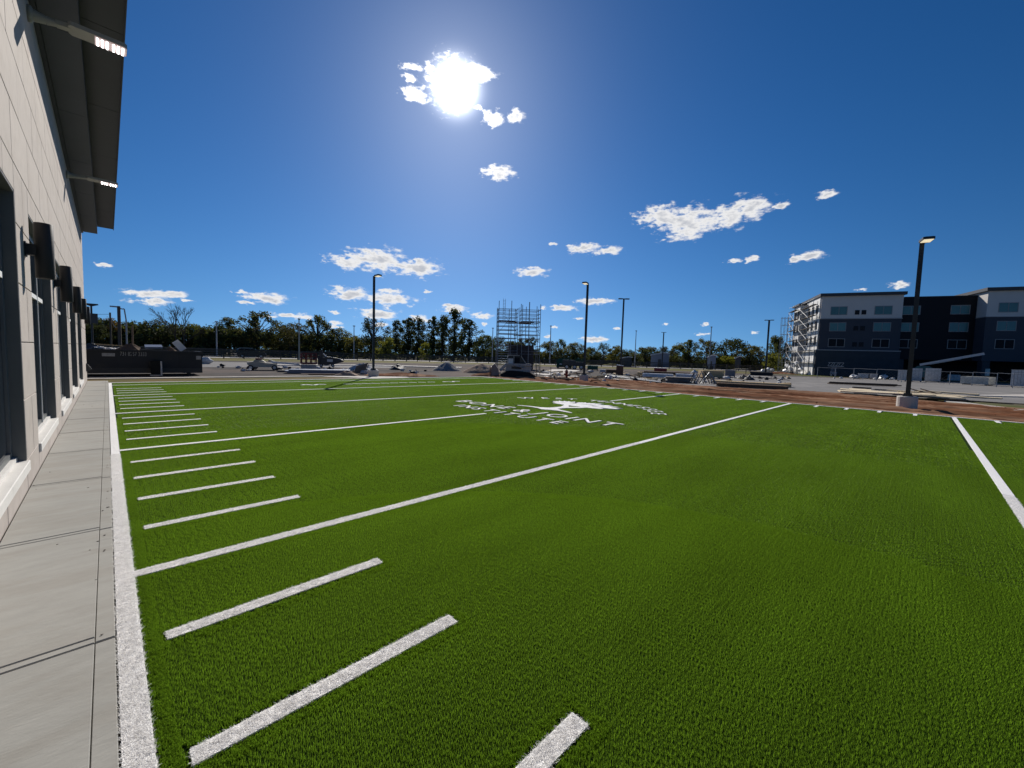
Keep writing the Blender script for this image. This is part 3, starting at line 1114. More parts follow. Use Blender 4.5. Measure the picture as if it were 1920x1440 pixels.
for a, b in WINS:
    w = bpy.data.objects.new('window', None)
    mbj = MB()
    mbj.span(-RD, -0.004, b - 0.012, b + 0.004, SILL, HEAD)                 # far jamb lining
    mbj.span(-RD, -0.004, a - 0.004, a + 0.012, SILL, HEAD)
    mbj.span(-RD, -0.004, a, b, HEAD - 0.014, HEAD - 0.001)
    win = mbj.build('window', m_jamb, clinic)
    bpy.data.objects.remove(w)
    fr = MB()
    for y in (a + 0.012, a + 0.80, a + 1.66, b - 0.10):
        fr.span(-RD - 0.01, -RD + 0.055, y, y + 0.07, SILL + 0.02, HEAD - 0.02)
    for z in (SILL + 0.02, HEAD - 0.10):
        fr.span(-RD - 0.008, -RD + 0.052, a + 0.013, b - 0.013, z, z + 0.08)
    fr.build('window_frame', m_frame, win)
    MB().span(-RD - 0.02, -RD + 0.06, a + 0.09, b - 0.11, 2.19, 2.25).build('transom', m_white, win)
    MB().span(-RD + 0.02, -RD + 0.032, a + 0.02, b - 0.02, SILL + 0.03, HEAD - 0.03).build('pane', m_glass, win)
    MB().span(-RD + 0.056, -RD + 0.066, a + 1.66, a + 1.685, SILL + 0.05, HEAD - 0.03).build('sunlit_edge', m_white, win)  # white strip paints the sunlit edge of the grey mullion
    si = MB()
    si.bev(-RD - 0.02, 0.022, a - 0.005, b + 0.005, SILL - 0.105, SILL, 0.006)
    si.span(-RD - 0.02, -RD + 0.085, a + 0.013, b - 0.013, SILL + 0.001, SILL + 0.045)
    si.build('sill', m_sill, win)
# dark interior behind the panes
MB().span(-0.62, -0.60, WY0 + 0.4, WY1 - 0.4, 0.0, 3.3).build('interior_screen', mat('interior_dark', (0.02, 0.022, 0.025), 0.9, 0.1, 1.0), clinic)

# eave: dark frieze, lower soffit, stepped outer soffit, fascia
EY1 = 24.58
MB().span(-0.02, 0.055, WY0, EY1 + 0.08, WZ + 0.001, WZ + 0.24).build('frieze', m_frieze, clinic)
def eave(name, x0, x1, z, matl, joint):
    y = WY0
    k = 0
    while y < EY1 - 0.01:
        yb = min(y + joint, EY1)
        MB().bev(0, 1, 0, 1, 0, 1, 0.001)
        o = MB().span(x0, x1, y + 0.006, yb - 0.006, z, z + 0.05).build(name, matl, clinic)
        y = yb
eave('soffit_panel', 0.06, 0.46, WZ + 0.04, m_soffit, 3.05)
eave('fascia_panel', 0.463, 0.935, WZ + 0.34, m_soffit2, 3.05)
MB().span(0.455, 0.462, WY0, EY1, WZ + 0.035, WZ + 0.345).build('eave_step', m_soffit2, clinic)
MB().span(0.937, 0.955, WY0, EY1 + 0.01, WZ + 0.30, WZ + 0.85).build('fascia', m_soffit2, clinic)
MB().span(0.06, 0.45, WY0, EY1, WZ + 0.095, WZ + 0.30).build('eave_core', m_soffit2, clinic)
MB().span(-9.0, 0.93, WY0, EY1, WZ + 0.45, WZ + 0.80).build('roof', m_membrane, clinic)
MB().span(-9.0, -0.03, WY1 - 0.30, WY1 - 0.05, WZ, WZ + 0.44).build('parapet', m_soffit2, clinic)

# up-and-down cylinder sconces on every pier
def make_sconce(label):
    t = thing('wall_sconce', label, 'wall light', (WX, 7.2, 2.61), 0, 'black cylinder wall lights along the limestone wall')
    MB().lathe([(0.074, -0.31), (0.077, -0.306), (0.077, 0.306), (0.074, 0.31), (0.070, 0.31), (0.070, 0.29)], 28, (0.145, 0, 0)).build('cylinder', m_bronze, t, True)
    MB().span(0.012, 0.09, -0.05, 0.05, -0.06, 0.06).build('arm', m_bronze, t)
    MB().span(0.001, 0.013, -0.06, 0.06, -0.08, 0.08).build('backplate', m_bronze, t)
    for z in (-0.295, 0.285):
        MB().lathe([(0.066, z), (0.066, z + 0.006)], 20, (0.145, 0, 0)).build('lens', mat('lens_glass', (0.35, 0.33, 0.3), 0.3, 0.05, 5.0), t)
    return t
sc_labels = ['nearest black cylinder wall light, largest of the row on the limestone wall',
             'second black cylinder wall light from the camera, beside the second window',
             'third black cylinder wall light counted from the camera end of the wall',
             'fourth black cylinder wall light, half hidden behind the third',
             'farthest visible black cylinder wall light near the end of the limestone wall']
first = make_sconce(sc_labels[0])
for k in range(1, 5):
    dup(first, (WX, 7.2 + 3.555 * k, 2.61), None, sc_labels[k])

# lit arm floodlights high on the wall
def make_flood(y, label):
    t = thing('floodlight', label, 'floodlight', (WX, y, 5.86), 0, 'lit arm floodlights under the eave')
    MB().lathe([(0.0, 0), (0.10, 0.0), (0.10, 0.035), (0.07, 0.05), (0.0, 0.05)], 20).build('backplate', m_lampgrey, t, True)
    t.children[0].rotation_euler = (0, math.pi / 2, 0)
    a = MB()
    a.tube((0.04, 0, 0.0), (0.16, 0, 0.0), 0.075, 0.05, 14)
    a.tube((0.16, 0, 0.0), (0.27, 0, 0.012), 0.052, 0.036, 14)
    a.bar((0.25, 0, 0.01), (0.40, 0, 0.03), 0.10, 0.06)
    a.build('arm', m_lampgrey, t)
    hd = MB()
    pts = [(0.36, -0.09), (0.39, -0.13), (0.92, -0.13), (0.945, -0.10), (0.945, 0.10), (0.92, 0.13), (0.39, 0.13), (0.36, 0.09)]
    hd.prism(pts, 0.0, 0.055, 'z')
    h = hd.build('lamp_head', m_lampgrey, t)
    MB().prism([(0.615, -0.115), (0.92, -0.115), (0.94, -0.09), (0.94, 0.09), (0.92, 0.115), (0.615, 0.115)], -0.012, -0.001, 'z').build('lens', m_ledplate, h)
    for k in range(6):
        x = 0.632 + 0.048 * k + (0.018 if k > 2 else 0)
        MB().span(x, x + 0.021, -0.10, 0.10, -0.02, -0.0125).build('led', m_led, h)
    return t
make_flood(8.55, 'lit grey arm floodlight nearest the camera, its glowing panel largest')
make_flood(15.66, 'smaller lit grey arm floodlight farther along the wall under the eave')
# little hose bib / outlet box near the far corner
t = thing('outlet_box', 'small dark outlet box low on the far corner of the limestone wall', 'outlet box', (WX, 23.9, 0.62))
MB().prism([(0.0, -0.13), (0.10, -0.13), (0.16, -0.06), (0.06, 0.12), (0.0, 0.13)], -0.07, 0.07, 'y').build('cover', m_charcoal, t)
MB().span(0.001, 0.02, -0.10, 0.10, -0.16, 0.16).build('plate', m_charcoal, t)
# ------------------------------------------------------------------ four-storey hotel under construction
HC = Vector((90.5, 13.2, 0.0))
HRZ = R(-67.3)
HU = Vector((math.cos(HRZ), math.sin(HRZ), 0))
HV = Vector((-math.sin(HRZ), math.cos(HRZ), 0))


def HP(px, py, v=0.0):
    """(u, z) of a picture point on the plane v metres behind the hotel's front."""
    d = ray(px, py)
    t = (HC + HV * v).dot(HV) / d.dot(HV)
    q = Vector((d.x * t, d.y * t, EYE + d.z * t))
    return (q - HC).dot(HU), q.z


m_beige = mat('beige_stucco', (0.60, 0.57, 0.54), 0.85, 0.04, 0.8, spec=0.2)
m_grey = mat('slate_stucco', (0.06, 0.066, 0.082), 0.85, 0.05, 0.8, spec=0.2)
m_blk = mat('black_cladding', (0.009, 0.0095, 0.013), 0.7, 0.08, 0.8, spec=0.25)
m_plinth = mat('plinth_stone', (0.05, 0.056, 0.066), 0.85, 0.12, 1.5, spec=0.2)
m_trim = mat('grey_trim', (0.34, 0.33, 0.33), 0.7, 0.05, 2.0)
m_cornice = mat('cornice_metal', (0.05, 0.05, 0.055), 0.55, 0.06, 2.0, spec=0.4)
m_hglass = mat('hotel_glass', (0.085, 0.19, 0.19), 0.15, 0.12, 0.4, spec=0.3)
m_hglassd = mat('hotel_glass_dark', (0.008, 0.010, 0.014), 0.5, 0.1, 0.5, spec=0.12)
m_hframe = mat('hotel_window_frame', (0.27, 0.26, 0.26), 0.6, 0.05, 2.0)
m_wrap = mat('house_wrap', (0.80, 0.79, 0.77), 0.7, 0.12, 0.7, bump=0.02, bscale=1.6, spec=0.3, second=(0.50, 0.49, 0.48), sfac=0.56, sscale=0.55)
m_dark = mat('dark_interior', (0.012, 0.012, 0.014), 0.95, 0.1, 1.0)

hotel = thing('hotel_building', 'four-storey hotel under construction, pale top storey over slate and black walls', 'building', HC, HRZ)


def hwall(name, m, u0_, u1_, v0, v1, z0, z1):
    return MB().span(u0_, u1_, v0, v1, z0, z1).build(name, m, hotel)


D_ = 13.7
MID, PRO = 0.6, -1.75
uM0, uM1 = 11.3, 20.75
uR1 = 46.0
# left block
hwall('plinth', m_plinth, -0.35, uM0 + 0.15, -0.18, D_, 0.0, 4.46)
hwall('belt_course', m_trim, -0.42, uM0 + 0.18, -0.25, D_, 4.462, 4.62)
hwall('slate_wall', m_grey, 0.0, uM0, 0.0, D_, 4.622, 10.0)
hwall('belt_course', m_trim, -0.06, uM0 + 0.06, -0.07, D_, 10.002, 10.16)
hwall('beige_wall', m_beige, 0.0, uM0, 0.001, D_, 10.162, 14.0)
hwall('cornice', m_cornice, -0.35, uM0 + 0.3, -0.4, D_, 14.002, 14.5)
# middle block with its open carriage porch below
hwall('black_wall', m_blk, uM0 + 0.002, uM1, MID, D_, 3.2, 13.62)
hwall('coping', m_cornice, uM0 + 0.31, uM1, MID - 0.05, D_, 13.622, 13.72)
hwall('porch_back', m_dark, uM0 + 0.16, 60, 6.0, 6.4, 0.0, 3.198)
hwall('porch_pier', m_plinth, uM0 + 0.16, uM0 + 1.0, MID, MID + 0.8, 0.0, 3.198)
hwall('porch_pier', m_plinth, 20.9, 21.8, PRO + 0.05, PRO + 1.2, 0.0, 3.198)
# right block, standing forward
hwall('slate_wall', m_grey, uM1, uR1, PRO, D_, 3.2, 10.0)
hwall('belt_course', m_trim, uM1 - 0.05, uR1, PRO - 0.06, D_, 10.002, 10.10)
hwall('beige_wall', m_beige, uM1, uR1, PRO + 0.001, D_, 10.102, 14.0)
hwall('cornice', m_cornice, uM1 - 0.35, uR1 + 0.3, PRO - 0.4, D_, 14.002, 14.5)


def hwin(u0_, u1_, z0, z1, v, glass, frame=m_hframe):
    f = MB()
    w = 0.09
    f.span(u0_, u1_, v - 0.03, v - 0.002, z0, z0 + w)
    f.span(u0_, u1_, v - 0.03, v - 0.002, z1 - w, z1)
    f.span(u0_, u0_ + w, v - 0.029, v - 0.002, z0 + w, z1 - w)
    f.span(u1_ - w, u1_, v - 0.029, v - 0.002, z0 + w, z1 - w)
    um = (u0_ + u1_) / 2
    f.span(um - 0.04, um + 0.04, v - 0.028, v - 0.002, z0 + w, z1 - w)
    o = f.build('window', frame, hotel)
    for (a, b) in ((u0_ + w, um - 0.04), (um + 0.04, u1_ - w)):
        MB().span(a, b, v - 0.014, v - 0.004, z0 + w, z1 - w).build('pane', glass, o)


for u0_, u1_, v in ((1.38, 3.80, 0.0), (7.55, 9.95, 0.0), (11.45, 13.85, MID), (17.6, 19.98, MID)):
    for z0, z1, gl in ((10.7, 12.2, m_hglass), (7.86, 9.40, m_hglass), (5.10, 6.60, m_hglassd)):
        hwin(u0_, u1_, z0, z1, v, gl)
ur0, ur1 = HP(1868.5, 610, PRO)[0], HP(1906, 610, PRO)[0]
for k in range(4):
    for z0, z1, gl in ((10.7, 12.2, m_hglass), (7.86, 9.40, m_hglass), (5.10, 6.60, m_hglassd)):
        hwin(ur0 + 5.8 * k, ur1 + 5.8 * k, z0, z1, PRO, gl)
for u0_ in (4.87, 5.80):
    for z0 in (10.76, 8.0, 5.22):
        o = MB().span(u0_, u0_ + 0.64, -0.035, -0.002, z0, z0 + 0.76).build('vent', m_hglassd, hotel)
        for q in range(4):
            MB().span(u0_ + 0.03, u0_ + 0.61, -0.045, -0.036, z0 + 0.06 + q * 0.18, z0 + 0.09 + q * 0.18).build('louvre', m_cornice, o)
MB().span(HP(1848, 690, PRO)[0], HP(1857, 690, PRO)[0], PRO + 0.02, PRO + 0.04, 0.9, 2.0).build('window_gap_pane', mat('gap_daylight', (0.25, 0.34, 0.38), 0.1, 0.5, 3.0, spec=0.8), hotel)  # pale pane: brightness seen through a window gap, put into its colour

# unfinished end wall in house wrap, seen raking on the left, with a bay standing forward
hwall('house_wrap', m_wrap, -0.16, -0.002, 0.35, 8.7, 4.63, 13.98)
hwall('house_wrap', m_wrap, -0.50, -0.36, 0.4, 8.7, 0.0, 4.45)
hwall('end_bay', m_wrap, -1.15, -0.17, 8.72, 13.6, 0.2, 13.6)
hwall('end_bay_roof', m_cornice, -1.5, -0.36, 8.4, 14.0, 13.602, 13.95)
for z in (12.0, 9.2, 6.4, 3.4):
    for v0 in (1.0, 3.6, 6.2):
        if z > 4:
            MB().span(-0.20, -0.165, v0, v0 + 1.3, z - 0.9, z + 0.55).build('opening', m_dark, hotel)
            MB().span(-0.24, -0.201, v0 - 0.1, v0 + 1.4, z + 0.56, z + 0.66).build('opening_head', m_trim, hotel)
    for v0 in (9.3, 11.5):
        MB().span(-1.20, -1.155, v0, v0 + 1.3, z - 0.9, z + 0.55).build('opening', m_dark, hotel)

# scaffold along the end wall
m_stonew0 = mat('pale_tube', (0.5, 0.5, 0.5), 0.6, 0.1, 3.0)
scaf = thing('wall_scaffold', 'steel scaffold with planks and braces along the white wrapped hotel end', 'scaffold', HC, HRZ)
for v in (-0.2, 2.8, 5.8, 8.3):
    for u in (-1.25, -0.62):
        MB().tube((u, v, 0), (u, v, 13.2), 0.04, n=5).build('standard', m_steel, scaf)
for v in (9.0, 11.3, 13.8):
    for u in (-2.05, -1.35):
        MB().tube((u, v, 0), (u, v, 12.8), 0.04, n=5).build('standard', m_steel, scaf)
for z in (2.3, 4.4, 6.5, 8.6, 10.7, 12.6):
    MB().span(-1.25, -0.66, -0.3, 8.4, z, z + 0.07).build('plank', m_greywood, scaf)
    MB().span(-2.05, -1.38, 8.7, 13.9, z + 0.1, z + 0.17).build('plank', m_greywood, scaf)
    for u, v0, v1 in ((-1.27, -0.3, 8.4), (-2.07, 8.7, 13.9)):
        MB().tube((u, v0, z + 1.0), (u, v1, z + 1.0), 0.025, n=5).build('guard_rail', m_steel, scaf)
    MB().tube((-1.28, 2.8, z - 2.0), (-1.28, 8.3, z), 0.05, n=5).build('brace', m_stonew0, scaf)
    MB().tube((-2.1, 9.0, z - 2.0), (-2.1, 13.6, z), 0.04, n=5).build('brace', m_stonew0, scaf)
# free-standing outer frames left of the building
lat = thing('scaffold_tower', 'thin open scaffold frames standing free at the far hotel corner', 'scaffold', HC, HRZ)
for u in (-3.0, -2.4, -1.8, -1.2):
    for v in (14.6, 15.6):
        MB().tube((u, v, 0), (u, v, 11.9), 0.035, n=5).build('standard', m_steel, lat)
for z in (2.2, 4.2, 6.2, 8.2, 10.2, 11.7):
    for v in (14.6, 15.6):
        MB().tube((-3.05, v, z), (-1.15, v, z), 0.03, n=5).build('ledger', m_steel, lat)
    MB().tube((-3.0, 14.6, z - 2.0), (-1.2, 14.6, z - 0.05), 0.022, n=5).build('brace', m_steel, lat)
# loose wrap hanging at the foot
wr = thing('wrap_sheet', 'torn white plastic sheeting bunched at the foot of the scaffold', 'sheeting', HC, HRZ)
mb = MB()
for k in range(20):
    v, u, z = rng.uniform(2, 13), rng.uniform(-2.4, -1.0), 0.2 + 2.2 * rng.random() ** 2
    mb.blob((u, v, z), (0.25, rng.uniform(0.3, 0.9), rng.uniform(0.2, 0.6)), k, 0.8, 8, 5, 2.0)
mb.build('sheeting', m_wrap, wr)
# ------------------------------------------------------------------ trees along the road
m_bark = mat('bark', (0.075, 0.058, 0.045), 0.95, 0.2, 4.0)
LEAF = {
    'dark': leafy('dark_leaf', (0.072, 0.084, 0.040), 0.42, 0.55, 0.7, 0.04),
    'green': leafy('green_leaf', (0.092, 0.108, 0.044), 0.45, 0.5, 0.7, 0.04),
    'olive': leafy('olive_leaf', (0.122, 0.120, 0.050), 0.45, 0.5, 0.7, 0.04),
    'rust': leafy('rust_leaf', (0.13, 0.088, 0.045), 0.4, 0.5, 0.7, 0.04),
    'lime': leafy('lime_leaf', (0.19, 0.20, 0.052), 0.45, 0.4, 0.7, 0.04),
}


def leaves(clumps, nleaf, size, r):
    vs, fs = [], []
    for (cx, cy, cz, cr) in clumps:
        for _ in range(nleaf):
            d = Vector((r.gauss(0, 1), r.gauss(0, 1), r.gauss(0, 0.8)))
            d = d.normalized() * cr * (r.random() ** 0.45)
            p = Vector((cx, cy, cz)) + d
            a = Vector((r.gauss(0, 1), r.gauss(0, 1), r.gauss(0, 1))).normalized()
            b = a.orthogonal().normalized()
            s = size * r.uniform(0.55, 1.35)
            o = len(vs)
            vs += [p - a * s, p + b * s * 0.55, p + a * s, p - b * s * 0.55]
            fs.append((o, o + 1, o + 2, o + 3))
    return vs, fs


def tree_meshes(form, seed):
    """Unit tree: 1 m tall, about 1 m wide."""
    r = random.Random(seed)
    cl = []
    tb = MB()
    if form == 'broad':
        tb.tube((0, 0, -0.02), (0.01, 0, 0.34), 0.028, 0.018, 7)
        for k in range(52):
            a, t = r.uniform(0, 6.28), r.random() ** 0.6
            h = r.uniform(0.22, 0.96)
            env = 0.47 * math.sin(math.pi * min(1, max(0.0, (h - 0.08) / 0.98)) ** 0.8) ** 0.7
            cl.append((math.cos(a) * t * env, math.sin(a) * t * env, h * 0.97, r.uniform(0.08, 0.15)))
        for k in range(8):
            c = cl[k * 4]
            tb.tube((0, 0, r.uniform(0.2, 0.34)), (c[0] * 0.9, c[1] * 0.9, c[2]), 0.012, 0.004, 5)
        n, s = 80, 0.022
    elif form == 'pine':
        tb.tube((0, 0, -0.02), (0.01, 0, 0.97), 0.022, 0.005, 7)
        for k in range(46):
            h = 0.16 + 0.84 * (k / 45) ** 0.9
            env = 0.46 * (1 - ((h - 0.16) / 0.86) ** 1.5) ** 0.8 + 0.03
            a = k * 2.4 + r.uniform(-0.5, 0.5)
            t = r.uniform(0.35, 1.0)
            c = (math.cos(a) * t * env, math.sin(a) * t * env, h + r.uniform(-0.02, 0.03), r.uniform(0.06, 0.11) * (1.15 - 0.5 * h))
            cl.append(c)
            if k % 2 == 0:
                tb.tube((0, 0, h - 0.03), c[:3], 0.006, 0.002, 4)
        for k in range(10):
            cl.append((0, 0, 0.3 + 0.065 * k, 0.07))
        n, s = 60, 0.019
    elif form == 'airy':
        tb.tube((0, 0, -0.02), (0.02, 0, 0.55), 0.024, 0.014, 7)
        for k in range(40):
            a, t = r.uniform(0, 6.28), r.random() ** 0.5
            h = r.uniform(0.42, 0.97) if k > 7 else r.uniform(0.12, 0.45)
            env = 0.46 * math.sin(math.pi * min(1, (h - 0.02) / 1.0)) ** 0.6
            c = (math.cos(a) * t * env, math.sin(a) * t * env, h, r.uniform(0.06, 0.105))
            cl.append(c)
            tb.tube((0.01, 0, min(0.5, h * 0.7)), c[:3], 0.009, 0.003, 4)
        n, s = 70, 0.021
    else:                                   # bush
        tb.tube((0, 0, -0.02), (0, 0, 0.3), 0.02, 0.012, 6)
        for k in range(30):
            a, t = r.uniform(0, 6.28), r.random() ** 0.5
            h = r.uniform(0.05, 0.93)
            env = 0.46 * math.sqrt(max(0.03, 1 - (h * 1.0) ** 2.2))
            cl.append((math.cos(a) * t * env, math.sin(a) * t * env, h * 0.95, r.uniform(0.09, 0.15)))
        n, s = 100, 0.024
    vs, fs = leaves(cl, n, s, r)
    return (vs, fs), tb


FORMS = {}
for f in ('broad', 'pine', 'airy', 'bush'):
    FORMS[f] = []
    for k in range(3):
        (vs, fs), tb = tree_meshes(f, 100 + k * 17 + len(f))
        FORMS[f].append((vs, fs, tb.mesh('trunk', m_bark)))
CROWN = {}


def crown(form, k, colr):
    key = (form, k, colr)
    if key not in CROWN:
        me_ = bpy.data.meshes.new('crown')
        me_.from_pydata(FORMS[form][k][0], [], FORMS[form][k][1])
        me_.materials.append(LEAF[colr])
        CROWN[key] = me_
    return CROWN[key]


def tree(i, x0, x1, ytop, form, colr, label, dist=None, base='tree'):
    px = (x0 + x1) / 2
    if dist is None:
        dist = 117 if px < 700 else (127 if px < 1100 else 140)
        dist += ((i * 37) % 11 - 5) * 0.8
    p = AT(px, dist)
    a, b = AT(x0, dist), AT(x1, dist)
    w = (b - a).length * {'pine': 2.7, 'airy': 1.6}.get(form, 1.6)
    h = ZAT(p.x, p.y, ytop) + 0.1
    nm = {'pine': 'pine_tree', 'bush': 'bush'}.get(form, 'tree')
    t = thing(nm, label, 'bush' if form == 'bush' else 'tree', (p.x, p.y, -0.05), (i * 1.7) % 6.28, 'trees along the road')
    t.scale = (w, w, h)
    k = i % 3
    link('crown', crown(form, k, colr), t)
    link('trunk', FORMS[form][k][2], t)


TREES = [
    (160, 204, 609, 'broad', 'dark', 'dark round tree at the left end, beside the limestone wall corner'),
    (195, 230, 597, 'broad', 'rust', 'rust-topped tree behind the tall wooden utility poles'),
    (222, 262, 604, 'broad', 'green', 'green tree right of the thick utility pole'),
    (252, 278, 621, 'bush', 'dark', 'low dark tree in the dip between two tall round trees'),
    (270, 332, 599, 'broad', 'dark', 'broad dark tree above the middle of the dumpster'),
    (334, 382, 607, 'broad', 'green', 'round green tree just right of the bare branches'),
    (366, 394, 613, 'airy', 'dark', 'small dark tree above the right end of the dumpster'),
    (388, 424, 612, 'broad', 'green', 'middling green tree between the dumpster and the parked car'),
    (404, 456, 599, 'pine', 'green', 'spiky-topped green tree left of the dark parked car'),
    (450, 516, 585, 'airy', 'dark', 'tall dark tree with a peaked crown above the dark car'),
    (440, 500, 615, 'broad', 'olive', 'olive tree right behind the dark car'),
    (510, 578, 606, 'broad', 'olive', 'wide olive-brown tree left of the white lamp pole'),
    (570, 620, 593, 'airy', 'dark', 'tall open-crowned dark tree right of the white lamp pole'),
    (612, 660, 616, 'broad', 'olive', 'rounded olive tree sloping down left of the thin mast'),
    (645, 680, 628, 'bush', 'olive', 'low olive tree right of the thin mast'),
    (671, 722, 598, 'airy', 'dark', 'airy dark tree behind the lamp post at the turf corner'),
    (708, 740, 629, 'bush', 'lime', 'yellow-green bush right of the turf corner lamp post'),
    (727, 757, 604, 'pine', 'dark', 'first dark pine right of the turf corner lamp post'),
    (750, 780, 598, 'pine', 'dark', 'second dark pine, above the black tarp heap'),
    (770, 799, 598, 'pine', 'dark', 'third dark pine, left of the gap before the gravel'),
    (784, 806, 640, 'bush', 'lime', 'small yellow-green bush in the gap between pines'),
    (799, 824, 596, 'pine', 'dark', 'slim dark pine above the left of the gravel heap'),
    (816, 842, 596, 'pine', 'dark', 'dark pine directly above the gravel heap'),
    (834, 868, 584, 'pine', 'dark', 'tallest pine of the row, above the gravel and soil heaps'),
    (862, 896, 601, 'pine', 'dark', 'last tall dark pine, above the brown soil heap'),
    (892, 922, 628, 'broad', 'green', 'shorter green tree between the pines and the scaffold tower'),
    (916, 946, 631, 'broad', 'green', 'green tree at the left edge of the scaffold tower'),
    (940, 985, 640, 'broad', 'dark', 'dark tree seen through the scaffold tower'),
    (972, 1006, 630, 'airy', 'dark', 'tree behind the right half of the scaffold tower'),
    (1014, 1044, 640, 'broad', 'olive', 'olive tree just right of the scaffold tower'),
    (1038, 1062, 637, 'airy', 'green', 'open-crowned tree left above the green container'),
    (1060, 1096, 643, 'broad', 'olive', 'olive tree above the green container'),
    (1098, 1122, 651, 'broad', 'dark', 'low dark tree right of the middle lamp post'),
    (1118, 1144, 644, 'airy', 'green', 'sparse tree with gaps, left of the slim double lamp post'),
    (1137, 1166, 645, 'bush', 'olive', 'rounded olive tree touching the slim double lamp post'),
    (1163, 1192, 655, 'broad', 'dark', 'low dark tree above the small white roof'),
    (1190, 1234, 651, 'broad', 'dark', 'distant dark tree left of the blue shed'),
    (1230, 1262, 650, 'broad', 'dark', 'distant dark tree behind the blue shed'),
    (1250, 1288, 641, 'bush', 'olive', 'big round yellow-olive tree right of the blue shed'),
    (1276, 1306, 639, 'pine', 'green', 'pointed green tree right of the big yellow-olive one'),
    (1302, 1344, 634, 'airy', 'olive', 'greyish tree behind the tall thin road mast'),
    (1340, 1394, 635, 'broad', 'dark', 'dense dark dome-shaped tree, widest on the right side'),
    (1348, 1378, 666, 'bush', 'lime', 'low yellow-green bush beneath the dense dark dome'),
    (1384, 1424, 648, 'broad', 'olive', 'olive tree left of the T-headed lamp post'),
    (1412, 1438, 650, 'airy', 'olive', 'thin olive tree right at the T-headed lamp post'),
    (1438, 1469, 630, 'broad', 'dark', 'dark tree between the T-headed lamp post and the hotel'),
    (1436, 1465, 659, 'bush', 'lime', 'bright lime bush in front of the dark tree by the hotel'),
    (1462, 1490, 643, 'airy', 'green', 'tree behind the free scaffold frames of the hotel'),
]
for i, (x0, x1, yt, f, c, lb) in enumerate(TREES):
    d = None
    if c == 'lime':
        d = (114 if x0 < 1000 else 130)
    tree(i, x0, x1, yt, f, c, lb, d)

# bare tree: forked trunk and twigs only
p = AT(338, 112)
bt = thing('bare_tree', 'leafless tree with two forked grey stems above the dumpster', 'tree', (p.x, p.y, 0))
hh = ZAT(p.x, p.y, 581)
br = MB()
rr = random.Random(5)


def limb(p0, d, ln, r_, dep):
    p1 = p0 + d * ln
    br.tube(p0, p1, r_, r_ * 0.7, 5, cap=False)
    if dep == 0:
        return
    for k in range(3 if dep > 1 else 4):
        nd = (d + Vector((rr.gauss(0, 0.30), rr.gauss(0, 0.30), rr.gauss(0.05, 0.22)))).normalized()
        limb(p0 + (p1 - p0) * rr.uniform(0.55, 1.0), nd, ln * rr.uniform(0.55, 0.8), r_ * 0.62, dep - 1)


for dx in (-0.9, 1.1):
    limb(Vector((dx * 0.4, 0, 0)), Vector((dx * 0.10, 0, 1)).normalized(), hh * 0.42, 0.14, 5)
br.build('trunk', m_bark, bt)

# the low tangled growth below and between the trees reads as one mass
r = random.Random(3)
cl = []
for k in range(2000):
    px = r.uniform(150, 1480)
    dd = (118 if px < 700 else (128 if px < 1100 else 144)) + r.uniform(-4, 6)
    p = AT(px, dd)
    hmax = 5.8 if px < 900 else 3.2
    cl.append((p.x, p.y, r.uniform(0.2, hmax), r.uniform(0.9, 1.9)))
vs, fs = leaves(cl, 40, 0.34, r)
me_ = bpy.data.meshes.new('undergrowth')
me_.from_pydata(vs, [], fs)
me_.materials.append(LEAF['green'])
tag(link('undergrowth', me_), kind='stuff')
# ------------------------------------------------------------------ fences along the road
def fence(label, pts, bay, height, rails, rail_h, m, closeup):
    f = thing('rail_fence', label, 'fence', (0, 0, 0))
    P_ = [Vector((p[0], p[1], 0)) for p in pts]
    posts = []
    for a, b in zip(P_[:-1], P_[1:]):
        n_ = max(1, int(round((b - a).length / bay)))
        for k in range(n_):
            posts.append(a + (b - a) * (k / n_))
    posts.append(P_[-1])
    pm = MB().span(-0.075, 0.075, -0.06, 0.06, -0.1, height + 0.06).mesh('post', m)
    for i, p in enumerate(posts):
        d = posts[min(i + 1, len(posts) - 1)] - posts[max(i - 1, 0)]
        link('post', pm, f, p, math.atan2(d.y, d.x))
    step = 1 if closeup else 4
    for i in range(0, len(posts) - 1, step):
        a, b = posts[i], posts[min(i + step, len(posts) - 1)]
        nrm_ = Vector((b.y - a.y, a.x - b.x, 0)).normalized() * 0.085
        for z in rails:
            sag = rng.uniform(-0.012, 0.012)
            MB().bar(a + nrm_ + Vector((0, 0, z + sag)), b + nrm_ + Vector((0, 0, z - sag)), 0.035, rail_h).build('rail', m, f)
    return f


fence('dark four-rail timber fence between the building site and the road', [(-14, 77.0), (48, 77.6), (74, 60), (96, 40), (108, 26)], 2.7, 1.35, (0.28, 0.62, 0.96, 1.28), 0.15, m_fence, True)
fence('farther dark rail fence beyond the road, in front of the trees', [(-30, 105), (61, 105.5), (94, 86.5), (121, 61), (138, 44)], 3.6, 1.5, (0.4, 0.9, 1.4), 0.2, m_fence, False)


# ------------------------------------------------------------------ small placing helpers for the site
class Slot:
    """Stand of an object: base between two picture columns at ground row pyb, top at row pyt."""

    def __init__(s, x0, x1, pyb, pyt):
        pm = (x0 + x1) / 2
        s.a, s.b, s.c = G(x0, pyb), G(x1, pyb), G(pm, pyb)
        c = s.c
        right = Vector((c.y, -c.x, 0)).normalized()
        rad = c.normalized()
        ha, hb = ray(x0, pyb), ray(x1, pyb)
        az = math.atan2(hb.x, hb.y) - math.atan2(ha.x, ha.y)
        s.w = abs(az) * c.length
        s.h = ZAT(c.x, c.y, pyt)
        s.rz = math.atan2(right.y, right.x)
        s.right, s.rad = right, rad


